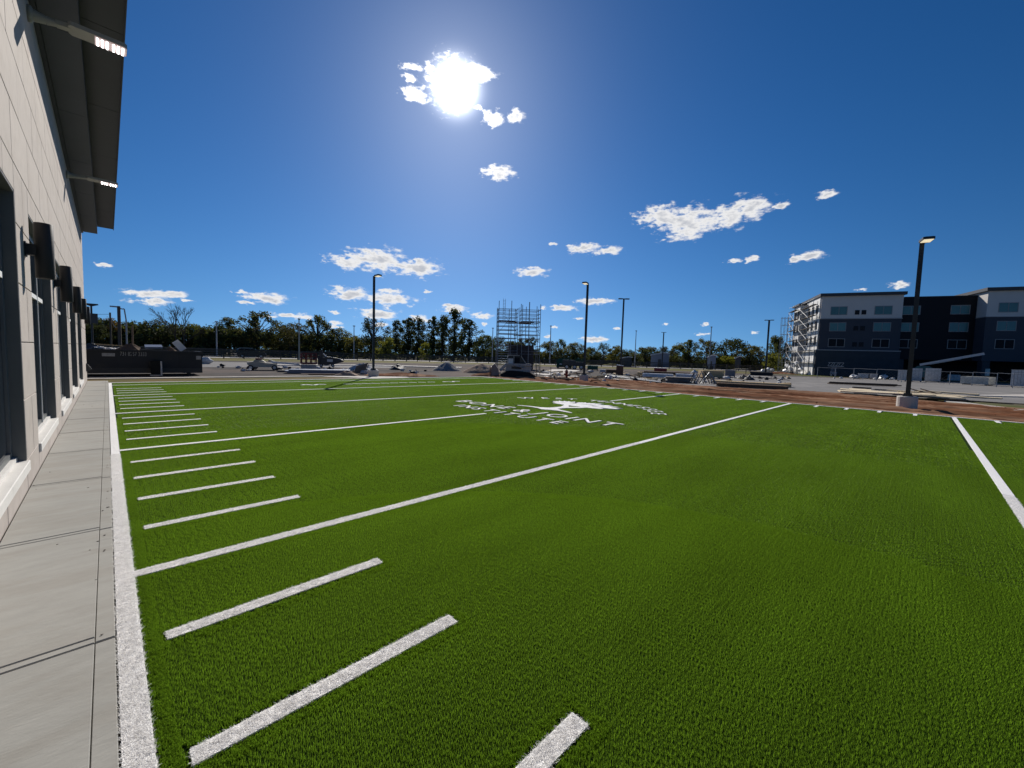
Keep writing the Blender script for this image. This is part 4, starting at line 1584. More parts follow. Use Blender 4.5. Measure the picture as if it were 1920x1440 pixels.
m_red = mat('red_paint', (0.27, 0.028, 0.025), 0.55, 0.12, 4.0, spec=0.4)
m_darkred = mat('dull_red_steel', (0.13, 0.03, 0.028), 0.6, 0.15, 5.0, spec=0.4)
m_hyd = mat('hydrant_paint', (0.22, 0.045, 0.03), 0.6, 0.15, 8.0, spec=0.4)
m_beigep = mat('beige_machine_paint', (0.44, 0.40, 0.32), 0.5, 0.08, 4.0, spec=0.4)
m_greenp = mat('green_container_paint', (0.012, 0.075, 0.045), 0.6, 0.15, 2.0, spec=0.4)
m_tarp = mat('black_tarp', (0.018, 0.018, 0.020), 0.65, 0.25, 3.0, bump=0.02, bscale=4.0, spec=0.4)
m_gravel = mat('grey_gravel', (0.23, 0.23, 0.232), 0.95, 0.25, 9.0, bump=0.04, bscale=14.0, spec=0.15)
m_soilpile = mat('brown_soil', (0.27, 0.19, 0.145), 0.95, 0.2, 2.0, bump=0.05, bscale=6.0, second=(0.33, 0.25, 0.195), sfac=0.5, sscale=0.8, spec=0.12)
m_dump = mat('dumpster_paint', (0.016, 0.019, 0.024), 0.55, 0.2, 1.2, spec=0.35, second=(0.026, 0.025, 0.025), sfac=0.62, sscale=1.2)
m_plastic = mat('white_plastic', (0.62, 0.62, 0.62), 0.4, 0.15, 3.0, bump=0.02, bscale=6.0, spec=0.5)
m_bluegrey = mat('blue_grey_sheet', (0.16, 0.19, 0.26), 0.45, 0.1, 3.0, spec=0.4)
m_stonew = mat('pale_masonry', (0.52, 0.52, 0.52), 0.85, 0.08, 3.0, spec=0.2, per_object=0.08)
m_loader = mat('loader_paint', (0.36, 0.355, 0.35), 0.5, 0.1, 4.0, spec=0.45)
m_ply = mat('plywood', (0.66, 0.55, 0.38), 0.8, 0.12, 2.0, stretch=(0.6, 5, 5), spec=0.2, per_object=0.12)
m_silver = mat('silver_pipe', (0.42, 0.43, 0.45), 0.35, 0.1, 4.0, metal=0.5, spec=0.5)
m_teal = mat('teal_machine_paint', (0.02, 0.10, 0.11), 0.5, 0.1, 3.0, spec=0.4)
m_lampon = mat('lamp_panel', (0.9, 0.85, 0.7), 0.4, 0.0, 2.0, emit=(1.0, 0.88, 0.62), estr=0.75)
m_lettering = mat('faded_lettering', (0.34, 0.34, 0.335), 0.7, 0.3, 9.0)

# ------------------------------------------------------------------ lamp posts
def lamp_post(label, px, pyb, pytop, heads, base_h=0.0, base_r=0.32, w=0.12, dirs=None, dist=None, name='lamp_post', head=True, group=None, m=m_black):
    c = G(px, pyb) if dist is None else AT(px, dist, pyb)
    h = ZAT(c.x, c.y, pytop)
    t = thing(name, label, 'lamp post' if head else 'pole', (c.x, c.y, 0), 0, group)
    if base_h:
        MB().lathe([(base_r, -0.2), (base_r, base_h - 0.03), (base_r - 0.03, base_h)], 26).build('footing', m_conc, t)
        bp = MB().box((0, 0, base_h + 0.012), (0.30, 0.30, 0.022))
        for sx in (-0.11, 0.11):
            for sy in (-0.11, 0.11):
                bp.tube((sx, sy, base_h + 0.02), (sx, sy, base_h + 0.08), 0.014, n=6)
        bp.box((0, 0, base_h + 0.07), (0.24, 0.24, 0.10))
        bp.build('base_plate', m, t)
    MB().box((0, 0, (h + base_h) / 2), (w, w, h - base_h)).build('pole', m, t)
    if base_h:
        MB().box((-w * 0.5 - 0.012, 0.0, base_h + 0.75), (0.02, w * 0.8, 0.22)).build('handhole_cover', m, t)
    for (dx, dy) in heads:
        d = Vector((dx, dy, 0)).normalized()
        a = math.atan2(d.y, d.x)
        hd = MB().prism([(0.02, -0.05), (0.14, -0.06), (0.20, -0.17), (0.56, -0.17), (0.60, -0.12), (0.60, 0.12), (0.56, 0.17), (0.20, 0.17), (0.14, 0.06), (0.02, 0.05)], -0.02, 0.07, 'z')
        hh = hd.build('lamp_head', m, t, loc=(0, 0, h - 0.05), rz=a)
        if name == 'lamp_post' and base_h:
            MB().prism([(0.23, -0.14), (0.55, -0.14), (0.55, 0.14), (0.23, 0.14)], -0.034, -0.0205, 'z').build('lens', m_lampon, hh)
            hh.rotation_euler = (0, R(-6), a)
    return t


lamp_post('black square lamp post with a lit head leaning over the far end of the turf', 700, 705.5, 518, [(0.25, -1)], 0.42, 0.34, group='lit lamp posts round the turf')
lamp_post('black lamp post at the middle of the far touchline, lit head turned left', 1094.5, 714.5, 533, [(-1, -0.15)], 0.45, 0.31, group='lit lamp posts round the turf')
lamp_post('tallest, nearest black lamp post on a round concrete footing before the hotel', 1699.5, 766.5, 455, [(-1, -0.35)], 0.50, 0.31, w=0.14, group='lit lamp posts round the turf')
lamp_post('slim black lamp post with a small double head behind the timber scraps', 1163, 702, 560, [(0.7, -0.7), (-0.7, 0.7)], 0.0, w=0.13)
lamp_post('black T-headed lamp post in front of the trees beside the hotel', 1435, 704, 600, [(0.35, -0.95), (-0.35, 0.95)], 0.0, w=0.2)
lamp_post('thin T-headed lamp post near the blue shed', 1241, 690, 623, [(0.6, -0.8), (-0.6, 0.8)], 0.0, w=0.2)
for px, yt, d, lb in ((1330, 614, 112, 'tall thin grey road mast in front of the greyish tree'), (1190, 621, 125, 'thin grey road mast left of the blue shed'), (1030.5, 612, 108, 'thin grey road mast right of the scaffold tower'), (922.5, 616, 112, 'thin grey road mast left of the scaffold tower'), (663.5, 612, 108, 'thin grey road mast left of the turf corner lamp post'), (407, 604, 104, 'thin grey road mast above the spiky green tree')):
    c = AT(px, d)
    h = ZAT(c.x, c.y, yt)
    t = thing('road_mast', lb, 'pole', (c.x, c.y, 0), 0, 'thin road masts')
    MB().tube((0, 0, 0), (0, 0, h), 0.16, 0.09, 8).build('pole', m_steel, t)
    MB().box((0, 0, h + 0.1), (0.5, 0.3, 0.2)).build('lamp_head', m_steel, t)
c = AT(561, 78)
h = ZAT(c.x, c.y, 598)
t = thing('road_mast', 'white lamp pole rising behind the red basket', 'pole', (c.x, c.y, 0))
MB().tube((0, 0, 0), (0, 0, h), 0.13, 0.09, 8).build('pole', m_lampgrey, t)
MB().box((0, 0, h), (0.35, 0.25, 0.16)).build('lamp_head', m_charcoal, t)

# left group: lamp pole with box, two utility poles, curved-arm lamp, wires
def plain_pole(px, yt, d, r_, lb, m, name='utility_pole', cat='utility pole'):
    c = AT(px, d)
    h = ZAT(c.x, c.y, yt)
    t = thing(name, lb, cat, (c.x, c.y, 0))
    MB().tube((0, 0, -0.2), (0, 0, h), r_ * 1.15, r_, 9).build('pole', m, t)
    return t, c, h


t, c1, h1 = plain_pole(175, 571, 62, 0.08, 'slim dark lamp pole carrying a small black box near the wall corner', m_black, 'lamp_post', 'lamp post')
MB().box((0.15, 0, ZAT(c1.x, c1.y, 597)), (0.62, 0.25, 1.05)).build('control_box', m_charcoal, t)
MB().prism([(-0.55, 0), (-0.5, 0.10), (0.5, 0.10), (0.55, 0.0), (0.1, -0.16), (-0.1, -0.16)], -0.16, 0.16, 'y').build('lamp_head', m_black, t, loc=(0, 0, h1))
t, c2, h2 = plain_pole(209.5, 586, 70, 0.09, 'thinner wooden utility pole, left of the thick one', m_fence)
t, c3, h3 = plain_pole(226, 574, 62, 0.14, 'thick dark wooden utility pole above the dumpster', m_fence)
t, c4, h4 = plain_pole(239, 600, 62, 0.07, 'grey road lamp pole with a bent arm beside the thick wooden pole', m_steel, 'lamp_post', 'lamp post')
mb = MB()
mb.path([(0, 0, h4), (-0.12, 0, h4 + 1.2), (-0.3, 0, ZAT(c4.x, c4.y, 580)), (-0.7, 0, ZAT(c4.x, c4.y, 577))], 0.06)
mb.box((-0.95, 0, ZAT(c4.x, c4.y, 576.5)), (0.6, 0.22, 0.14))
mb.build('arm', m_steel, t)
t, c5, h5 = plain_pole(250, 610, 95, 0.12, 'short distant pole right of the bent-arm lamp', m_darkwood)
wires = thing('overhead_wire', 'two thin overhead wires sagging between the wooden utility poles', 'wire', (0, 0, 0))
for (pa, pb, dz) in (((c2.x, c2.y, h2 - 0.2), (c3.x, c3.y, h3 - 1.9), 0.9), ((c2.x - 14, c2.y + 1, h2 - 0.3), (c2.x, c2.y, h2 - 0.2), 0.4), ((c2.x - 14, c2.y + 1, h2 - 1.5), (c2.x, c2.y, h2 - 1.4), 0.4)):
    a, b = Vector(pa), Vector(pb)
    pts = [a + (b - a) * (k / 10) - Vector((0, 0, dz * 4 * (k / 10) * (1 - k / 10))) for k in range(11)]
    MB().path(pts, 0.025, 4).build('wire', m_black, wires)

# ------------------------------------------------------------------ dumpster and what lies in it
DX0, DX1, DY, DW = -3.0, 3.86, 29.15, 2.4
du = thing('dumpster', 'long black roll-off dumpster with faded lettering, heaped with scrap', 'dumpster', (DX0, DY, 0))
L_ = DX1 - DX0
ht = ZAT(DX1 - 1.5, DY, 659.5)
b = MB()
b.span(0, L_, 0, 0.06, 0.12, ht - 0.06)
b.span(0, L_, DW - 0.06, DW, 0.12, ht - 0.06)
b.span(0, 0.06, 0.06, DW - 0.06, 0.12, ht - 0.06)
b.span(L_ - 0.06, L_, 0.06, DW - 0.06, 0.12, ht - 0.06)
b.span(0.06, L_ - 0.06, 0.06, DW - 0.06, 0.12, 0.22)
b.build('body', m_dump, du)
rl = MB()
rl.span(-0.03, L_ + 0.03, -0.05, 0.08, ht - 0.06, ht + 0.05)
rl.span(-0.03, L_ + 0.03, DW - 0.08, DW + 0.05, ht - 0.06, ht + 0.05)
rl.span(-0.03, 0.10, 0.08, DW - 0.08, ht - 0.06, ht + 0.05)
rl.span(L_ - 0.1, L_ + 0.03, 0.08, DW - 0.08, ht - 0.06, ht + 0.05)
rl.build('top_rail', m_dump, du)
sk = MB().span(0.02, L_ - 0.02, -0.035, -0.001, 0.12, 0.38)
sk.build('bottom_rail', m_black, du)
for x in (0.5, L_ - 0.6):
    for y in (0.25, DW - 0.25):
        MB().tube((x, y - 0.1, 0.09), (x, y + 0.1, 0.09), 0.09, n=12).build('roller', m_black, du)
for k in range(1, 7):
    if k in (1, 2, 3):
        continue
    MB().span(L_ * k / 7 - 0.03, L_ * k / 7 + 0.03, -0.02, -0.001, 0.39, ht - 0.07).build('rib', m_dump, du)
def decal(body, px0, px1, py0, py1, lift=-0.005):
    d0, d1 = ray(px0, (py0 + py1) / 2), ray(px1, (py0 + py1) / 2)
    x0, x1 = d0.x * DY / d0.y, d1.x * DY / d1.y
    zc = EYE + ray((px0 + px1) / 2, (py0 + py1) / 2).z * DY / ray((px0 + px1) / 2, (py0 + py1) / 2).y
    cu = bpy.data.curves.new('lettering', 'FONT')
    cu.body = body
    cu.size = 0.30
    cu.extrude = 0.001
    cu.align_y = 'CENTER'
    ob = bpy.data.objects.new('lettering', cu)
    me_ = bpy.data.meshes.new_from_object(ob)
    bpy.data.objects.remove(ob)
    co = np.zeros(len(me_.vertices) * 3)
    me_.vertices.foreach_get('co', co)
    co = co.reshape(-1, 3)
    sx = (x1 - x0) / max(1e-3, co[:, 0].max() - co[:, 0].min())
    q = np.stack([(co[:, 0] - co[:, 0].min()) * sx + x0 - DX0, -co[:, 2] + lift, co[:, 1] * 1.0 + zc], 1)
    me_.vertices.foreach_set('co', q.ravel())
    me_.materials.clear()
    me_.materials.append(m_lettering)
    link('lettering', me_, du)
decal('731 8257 3333', 225, 274.5, 661, 667)
MB().span(G(193, 704).x * 1.06 - DX0, G(216, 704).x * 1.06 - DX0, -0.012, -0.004, ht - 0.30, ht - 0.14).build('sign_plate', m_lettering, du)
MB().span(L_ - 0.28, L_ - 0.06, -0.012, -0.004, ht - 0.40, ht - 0.20).build('sign_plate', m_lettering, du)

def in_dump(px, py):
    d = ray(px, py)
    y = DY + 0.9
    return Vector((d.x * y / d.y, y, EYE + d.z * y / d.y))
p = in_dump(336, 648)
tag(MB().box((0, 0, 0), (0.34, 0.06, 0.62), 0, 0, R(-38)).build('scrap_board', m_white, loc=(p.x, p.y, p.z)), 'white board standing tilted at the right of the dumpster scrap', 'board')
p = in_dump(208, 647)
tag(MB().box((0, 0, 0), (1.12, 0.12, 0.06), 0, 0, R(3)).build('scrap_plank', m_wood, loc=(p.x, p.y, p.z)), 'long pale plank lying level across the left of the dumpster scrap', 'plank')
p = in_dump(288, 650)
bl = MB().box((0, 0, 0), (0.72, 0.6, 0.10), 0, R(12), R(-2))
tag(bl.build('steel_sheet', m_bluegrey, loc=(p.x, p.y, p.z)), 'blue-grey metal panel lying on the dumpster scrap', 'panel')
p = in_dump(206, 655)
mb = MB()
for k in range(7):
    mb.blob((-0.5 + k * 0.17, rng.uniform(-0.2, 0.2), rng.uniform(-0.05, 0.06)), (0.15, 0.2, 0.085), k, 0.7, 8, 5, 2.5)
tag(mb.build('plastic_wrap', m_plastic, loc=(p.x, p.y, p.z)), 'crumpled white plastic wrap at the left of the dumpster scrap', 'plastic wrap')
p = in_dump(170, 650)
mb = MB().mound(0.85, 0.7, 0.55, 20, 6, 0.3, 4, (0, 0, -0.35))
tag(mb.build('scrap_tarp', m_charcoal, loc=(p.x, p.y, p.z)), 'dark tarp bulging over the far left end of the dumpster', 'tarp')
p = in_dump(255, 655)
tag(MB().box((0, 0, 0), (1.5, 0.5, 0.05), R(4), 0, R(-5)).build('scrap_sheet', m_greywood, loc=(p.x, p.y, p.z - 0.02)), 'long grey sheet sloping over the middle of the dumpster scrap', 'sheet')
p = in_dump(243, 650)
tag(MB().mound(0.75, 0.6, 0.42, 18, 6, 0.35, 9, (0, 0, -0.2)).build('scrap_heap', m_darkwood, loc=(p.x, p.y, p.z - 0.05)), 'heap of dark scrap in the middle of the dumpster', 'scrap')
p = in_dump(318, 654)
tag(MB().mound(0.5, 0.5, 0.42, 18, 6, 0.35, 12, (0, 0, -0.25)).build('scrap_heap', m_darkwood, loc=(p.x, p.y, p.z - 0.05)), 'dark heap of scrap beside the white tilted board', 'scrap')
# cabinet before the dumpster
sl = Slot(283, 304, 704.5, 676.5)
cb = thing('utility_cabinet', 'small black louvred cabinet standing before the dumpster', 'cabinet', sl.c + Vector((0, 0, 0)), R(-4))
MB().span(-sl.w / 2, sl.w / 2 - 0.06, 0, 0.55, 0.05, sl.h).build('body', mat('cabinet_paint', (0.006, 0.007, 0.008), 0.6, 0.1, 3.0, spec=0.2), cb)
MB().span(-sl.w / 2 - 0.03, sl.w / 2 + 0.02, -0.03, 0.58, 0.0, 0.05).build('plinth', m_conc, cb)
for k in range(12):
    z = 0.07 + (sl.h - 0.09) * k / 12
    MB().span(sl.w / 2 - 0.058, sl.w / 2 + 0.015, 0.0, 0.55, z, z + (sl.h - 0.09) / 12 * 0.55).build('louvre', m_white, cb)
# rocks by the kerb
p = G(383, 682)
tag(MB().blob((0, 0, 0.28), (0.65, 0.45, 0.38), 3, 0.5, 9, 6).build('rock', m_stonew, loc=p), 'pale rock on the verge right of the dumpster', 'rock')

# ------------------------------------------------------------------ parked car on the road
def wheel(parent, x, y, r_, w, name='wheel'):
    o = MB().lathe([(r_ * 0.6, -w / 2), (r_ * 0.93, -w / 2), (r_, -w / 2 + 0.03), (r_, w / 2 - 0.03), (r_ * 0.93, w / 2), (r_ * 0.6, w / 2)], 18).build(name, m_rubber, parent)
    o.rotation_euler = (math.pi / 2, 0, 0)
    o.location = (x, y, r_)
    MB().lathe([(0.02, -w / 2 - 0.004), (r_ * 0.6, -w / 2 - 0.002), (r_ * 0.6, w / 2 + 0.002), (0.02, w / 2 + 0.004)], 14).build('rim', m_silver, o)
    return o


p = AT(470, 89, 665)
car = thing('parked_car', 'dark estate car on the road beyond the fence', 'car', (p.x, p.y, 0), 0)
m_carp = mat('car_paint', (0.012, 0.013, 0.016), 0.25, 0.05, 2.0, spec=0.6)
prof = [(-2.30, 0.32), (-2.36, 0.75), (-2.28, 1.08), (-1.2, 1.12), (1.0, 1.08), (1.35, 1.02), (2.05, 0.90), (2.32, 0.72), (2.36, 0.42), (2.25, 0.28)]
MB().prism(prof, -0.92, 0.92, 'y').build('body', m_carp, car)
roof = [(-2.26, 1.09), (-2.02, 1.62), (-1.7, 1.72), (0.1, 1.73), (0.42, 1.66), (1.22, 1.06)]
cab_ = MB().prism(roof, -0.78, 0.78, 'y').build('cabin', m_carp, car)
for (x0, x1) in ((-1.95, -1.15), (-1.08, -0.25), (-0.18, 0.72)):
    for s in (-1, 1):
        xt1 = x1 - (0.42 if x1 > 0.5 else 0.02)
        MB().prism([(x0, 1.14), (x1, 1.14), (xt1, 1.60), (x0 + 0.03, 1.60)], s * 0.781, s * 0.79, 'y').build('side_window', m_hglassd, cab_)
MB().add([(0.44, -0.7, 1.655), (0.44, 0.7, 1.655), (1.225, 0.74, 1.075), (1.225, -0.74, 1.075)], [(0, 1, 2, 3)]).build('windscreen', m_glass, cab_)
MB().span(-1.9, 0.2, -0.70, -0.64, 1.74, 1.79).build('roof_rail', m_silver, cab_)
for s in (-1, 1):
    MB().blob((2.26, s * 0.68, 0.76), (0.10, 0.18, 0.08), 1, 0.0).build('headlight', m_plastic, car)
    for x in (-1.45, 1.45):
        wheel(car, x, s * 0.82, 0.35, 0.22)

# ------------------------------------------------------------------ boom lift with its red basket
sl = Slot(465, 520, 693.2, 672)
bl = thing('boom_lift', 'beige boom lift folded low, its long white boom ending in a red basket', 'boom lift', sl.c, sl.rz)
w_ = sl.w
MB().prism([(-w_ / 2, 0.40), (-w_ / 2 - 0.05, 0.58), (-w_ * 0.30, 0.64), (w_ * 0.05, 0.56), (w_ * 0.42, 0.50), (w_ / 2, 0.42), (w_ / 2, 0.22), (-w_ * 0.4, 0.22)], -0.72, 0.72, 'y').build('chassis', m_beigep, bl)
for x in (-w_ * 0.40, w_ * 0.40):
    for y in (-0.72, 0.72):
        wheel(bl, x, y, 0.19, 0.16)
MB().prism([(-w_ * 0.3, 0.64), (-w_ * 0.28, 0.76), (w_ * 0.0, 0.74), (w_ * 0.1, 0.62)], -0.5, 0.5, 'y').build('engine_cover', m_beigep, bl)
MB().span(-w_ * 0.24, -w_ * 0.02, -0.3, 0.3, 0.765, 0.90).build('control_box', m_darkred, bl)
e = Slot(520, 561, 693.2, 684)
x1 = w_ / 2 + e.w
MB().bar((w_ * 0.28, -0.1, 0.62), (x1, -0.1, 0.46), 0.13, 0.14).build('boom', m_white, bl)
MB().bar((w_ * 0.2, 0.15, 0.74), (w_ * 0.52, 0.1, 0.50), 0.18, 0.18).build('boom_knuckle', m_beigep, bl)
MB().bar((x1 - 0.1, -0.1, 0.48), (x1 + 0.25, -0.1, 0.22), 0.09, 0.1).build('boom_link', m_steel, bl)
q = Slot(561, 588, 693.2, 662.5)
bk = MB()
x2 = x1 + 0.15
wq = q.w
zs = 0.52
for x in (x2, x2 + wq / 3, x2 + 2 * wq / 3, x2 + wq):
    for y in (-0.55, 0.45):
        bk.tube((x, y, zs), (x, y, q.h), 0.04, n=5)
for z in (zs + 0.05, zs + (q.h - zs) * 0.45, zs + (q.h - zs) * 0.75, q.h):
    for y in (-0.55, 0.45):
        bk.tube((x2, y, z), (x2 + wq, y, z), 0.035, n=5)
    for x in (x2, x2 + wq):
        bk.tube((x, -0.55, z), (x, 0.45, z), 0.035, n=5)
bb = bk.build('basket', m_darkred, bl)
MB().span(x2, x2 + wq, -0.55, 0.45, zs - 0.03, zs + 0.03).build('basket_floor', m_darkred, bb)
MB().span(x2, x2 + wq, -0.50, 0.40, 0.12, 0.44).build('basket_base', m_steel, bb)
MB().span(x2 + wq * 0.78, x2 + wq * 1.0, -0.3, 0.1, q.h - 0.55, q.h + 0.02).build('control_box', m_black, bb)

# ------------------------------------------------------------------ black ride-on machine
sl = Slot(592, 645, 688.5, 663)
rm = thing('ride_on_machine', 'black ride-on machine with an upright post and long low nose', 'machine', sl.c, sl.rz)
w_ = sl.w
MB().prism([(-w_ * .30, 0.25), (-w_ * .32, 0.95), (-w_ * .1, 1.05), (w_ * .18, 0.98), (w_ * .5, 0.70), (w_ * .48, 0.58), (w_ * .2, 0.35), (-w_ * .1, 0.2)], -0.6, 0.6, 'y').build('body', m_black, rm)
MB().prism([(-w_ * .42, 0.2), (-w_ * .42, 0.9), (-w_ * .36, 1.45), (-w_ * .30, 1.75), (-w_ * .25, 1.72), (-w_ * .25, 0.3)], -0.3, 0.3, 'y').build('post', m_black, rm)
MB().bar((-w_ * .24, 0, 1.35), (-w_ * .12, 0, 1.05), 0.5, 0.10).build('seat', m_plastic, rm)
MB().bar((w_ * .05, -0.3, 1.02), (w_ * .40, -0.3, 0.82), 0.25, 0.05).build('hood_plate', m_silver, rm)
for x in (-w_ * .3, w_ * .1):
    for y in (-0.55, 0.55):
        wheel(rm, x, y, 0.17, 0.14)
MB().span(-w_ * .1, w_ * .1, -0.62, -0.605, 0.55, 0.8).build('side_plate', m_silver, rm)

# grey steel sheets, planks and the tarp-covered heap left of the corner lamp post
def stack(name, label, cat, x0, x1, pyb, pyt, n, m, depth=1.2, part='plank', jitter=0.1, group=None, length_f=1.0, gap=0.15, rows=1):
    sl = Slot(x0, x1, pyb, pyt)
    t = thing(name, label, cat, sl.c, sl.rz + R(rng.uniform(-3, 3)), group)
    hh = max(0.04, sl.h)
    per = hh / n
    for k in range(n):
        for r_ in range(rows):
            dx = rng.uniform(-jitter, jitter) * sl.w * 0.5
            wd = depth / rows
            y = 0.02 + r_ * wd
            MB().box((dx, y + wd / 2, (k + 0.5) * per), (sl.w * (1 - jitter * rng.random()), wd * (1 - gap * 0.4), per * (1 - gap)), R(rng.uniform(-1.5, 1.5))).build(part, m, t)
    return t


stack('sheet_stack', 'low stack of long grey steel sheets before the black ride-on machine', 'sheet stack', 533, 662, 700.5, 693.5, 3, m_bluegrey, 1.6, 'sheet', 0.12)
stack('plank_stack', 'few weathered planks on the ground left of the steel sheets', 'planks', 515, 585, 697.2, 694.5, 2, m_greywood, 0.9, 'plank', 0.2)
stack('plank_stack', 'dark planks lying along the kerb in front of the steel sheets', 'planks', 566, 640, 703.2, 701, 2, m_darkwood, 0.5, 'plank', 0.25)
sl = Slot(664, 692, 700.5, 680)
tp = thing('leaning_panel', 'grey ribbed panel leaning on a scrap heap beside the corner lamp post', 'panel', sl.c, sl.rz)
MB().prism([(-sl.w * .55, 0.0), (-sl.w * .35, sl.h * .7), (sl.w * .45, sl.h), (sl.w * .2, 0.0)], 0.1, 0.16, 'y').build('sheet', m_greywood, tp)
for k in range(6):
    x = -sl.w * .4 + k * sl.w * .13
    MB().bar((x, 0.07, 0.03), (x + sl.w * .22, 0.07, sl.h * (.55 + .06 * k)), 0.05, 0.05).build('rib', m_greywood, tp)
tag(MB().mound(1.5, 0.9, 0.55, 22, 6, 0.35, 5).build('scrap_heap', m_stonew, loc=G(678, 694)), 'pale rubble heap behind the grey leaning panel', 'rubble')
tag(MB().mound(0.9, 0.6, 0.35, 18, 6, 0.3, 6).build('dirt_heap', m_soilpile, loc=G(650, 704)), 'small brown dirt heap left of the corner lamp post footing', 'dirt heap')

# ------------------------------------------------------------------ heaps
sl = Slot(730, 762, 692.5, 681)
tag(MB().mound(sl.w * .55, 1.3, sl.h, 26, 8, 0.28, 3, power=0.9).build('tarp_heap', m_tarp, loc=sl.c, rz=sl.rz), 'crumpled black tarp heap on the lot right of the corner lamp post', 'tarp')
sl = Slot(812, 864, 694.5, 678)
tag(MB().mound(sl.w * .52, sl.w * .5, sl.h, 40, 12, 0.05, 8, bell=True).build('gravel_heap', m_gravel, None, True, sl.c, sl.rz), 'smooth cone of grey gravel below the tall pines', 'gravel heap')
sl = Slot(868, 940, 698.5, 681)
tag(MB().mound(sl.w * .55, sl.w * .42, sl.h, 40, 12, 0.12, 15, bell=True).build('soil_heap', m_soilpile, None, True, sl.c, sl.rz), 'broad brown soil heap between the gravel cone and the loader', 'soil heap')
for (px, py, a, h_, lb, m) in ((752, 703.8, 1.6, 0.22, 'low ridge of reddish dirt behind the turf, right of the corner lamp post', m_clay), (918, 704.2, 1.0, 0.28, 'little brown dirt heap at the foot of a wooden stake', m_clay), (1150, 686, 2.2, 0.7, 'dark weedy mound in front of the fence beyond the timber scraps', m_verge), (1320, 690.5, 2.6, 0.7, 'dark weedy mound behind the tan timber stack', m_verge), (1462, 700.5, 1.8, 0.35, 'reddish dirt bank left of the hotel scaffold', m_clay)):
    c = G(px, py)
    tag(MB().mound(a * 1.7, a * 0.8, h_, 26, 7, 0.25, px % 17).build('dirt_heap', m, loc=c, rz=math.atan2(-c.x, c.y)), lb, 'dirt heap')

# ------------------------------------------------------------------ scaffold tower round a dark masonry shaft
c = AT(969, 55, 690)
rzs = math.atan2(-c.x, c.y) + R(8)
m_scaf = mat('backlit_scaffold_tube', (0.20, 0.205, 0.215), 0.55, 0.2, 6.0, metal=0.2, spec=0.4)  # darker than the other steel: backlit shade put into the tube colour
st = thing('scaffold_tower', 'tall steel scaffold tower round a dark masonry shaft behind the loader', 'scaffold', (c.x, c.y, 0), rzs)
ztop = ZAT(c.x, c.y, 574)
zA, zB = ZAT(c.x, c.y, 604), ZAT(c.x, c.y, 627.5)
zC = ZAT(c.x, c.y, 649)
xs_ = (-2.75, -1.1, -0.25, 0.35, 1.25, 2.75)
yy_ = (-1.3, 0.0, 1.3)
for i, x in enumerate(xs_):
    for j, y in enumerate(yy_):
        if j == 1 and i in (1, 4):
            continue
        top = ztop + rng.uniform(-0.5, 0.7) + (0.3 if (i, j) == (4, 0) else 0)
        MB().tube((x + rng.uniform(-.06, .06), y, 0), (x, y, top), 0.042 if (i, j) != (4, 0) else 0.06, n=5).build('standard', m_scaf, st)
for z in (0.5, 2.0, zC - 0.7, zC, zB - 0.55, zB + 0.55, zB + 1.05, zA - 0.1, zA + 0.5, zA + 1.0, zA + 1.55):
    for y in yy_:
        for (xa, xb) in ((-2.8, -0.2), (0.3, 2.8)):
            if rng.random() < 0.12:
                continue
            MB().tube((xa, y, z + rng.uniform(-.03, .03)), (xb, y, z + rng.uniform(-.03, .03)), 0.032, n=5).build('ledger', m_scaf, st)
    for x in (-2.75, 2.75, -0.25, 0.35):
        MB().tube((x, -1.3, z + 0.06), (x, 1.3, z + 0.06), 0.025, n=5).build('transom', m_scaf, st)
for z, xa, xb in ((zA, -2.75, -0.5), (zA - 0.16, -1.5, -0.3), (zA - 0.1, -0.3, 1.9), (zA + 0.02, 0.3, 2.8), (zB, -2.75, -0.2), (zB - 0.05, 0.3, 2.8), (zB - 0.1, -0.4, 0.6)):
    for y in (-1.2, -0.9, 0.9, 1.2):
        MB().span(xa, xb, y - 0.13, y + 0.13, z, z + 0.06).build('platform_board', m_darkwood, st)
for k in range(4):
    x = (-2.75, -0.25, 0.35, 2.75)[k]
    MB().tube((x, -1.3, zB + 0.1), (x + (1.6 if k % 2 == 0 else -1.6), -1.3, zA + 0.5), 0.022, n=5).build('brace', m_scaf, st)
# ladder
for dx in (-0.14, 0.14):
    MB().tube((-2.05 + dx, -1.1, zA - 0.2), (-2.05 + dx, -1.1, ztop + 0.75), 0.02, n=5).build('ladder_rail', m_scaf, st)
for k in range(15):
    z = zA + k * (ztop + 0.7 - zA) / 15
    MB().tube((-2.19, -1.1, z), (-1.91, -1.1, z), 0.016, n=5).build('ladder_rung', m_scaf, st)
# stair flights low on the left
for k in range(9):
    z = 0.7 + k * (zC + 0.5 - 0.7) / 9
    MB().span(-2.75, -1.3, -1.3, -0.8, z, z + 0.05).build('stair_tread', m_silver if k % 3 else m_white, st)
sf = thing('masonry_shaft', 'dark half-built masonry shaft inside the scaffold tower', 'shaft', (c.x, c.y, 0), rzs)
m_cmu = mat('dark_masonry', (0.075, 0.062, 0.062), 0.95, 0.15, 2.0, spec=0.1, per_object=0.12)
rows_ = 14
zsh = ZAT(c.x, c.y, 647)
for r_ in range(rows_):
    z0, z1 = zsh * r_ / rows_, zsh * (r_ + 1) / rows_
    n_ = 5
    off = (r_ % 2) * 0.36
    x = -1.05 - off
    while x < 2.1:
        xa, xb = max(x, -1.05), min(x + 0.72, 2.1)
        x += 0.72
        if xb - xa < 0.1:
            continue
        MB().span(xa + 0.01, xb - 0.01, -0.75, -0.5, z0 + 0.01, z1 - 0.01).build('block', m_cmu, sf)
MB().span(-1.05, 2.1, -0.499, 1.0, 0, zsh - 0.05).build('core', m_cmu, sf)

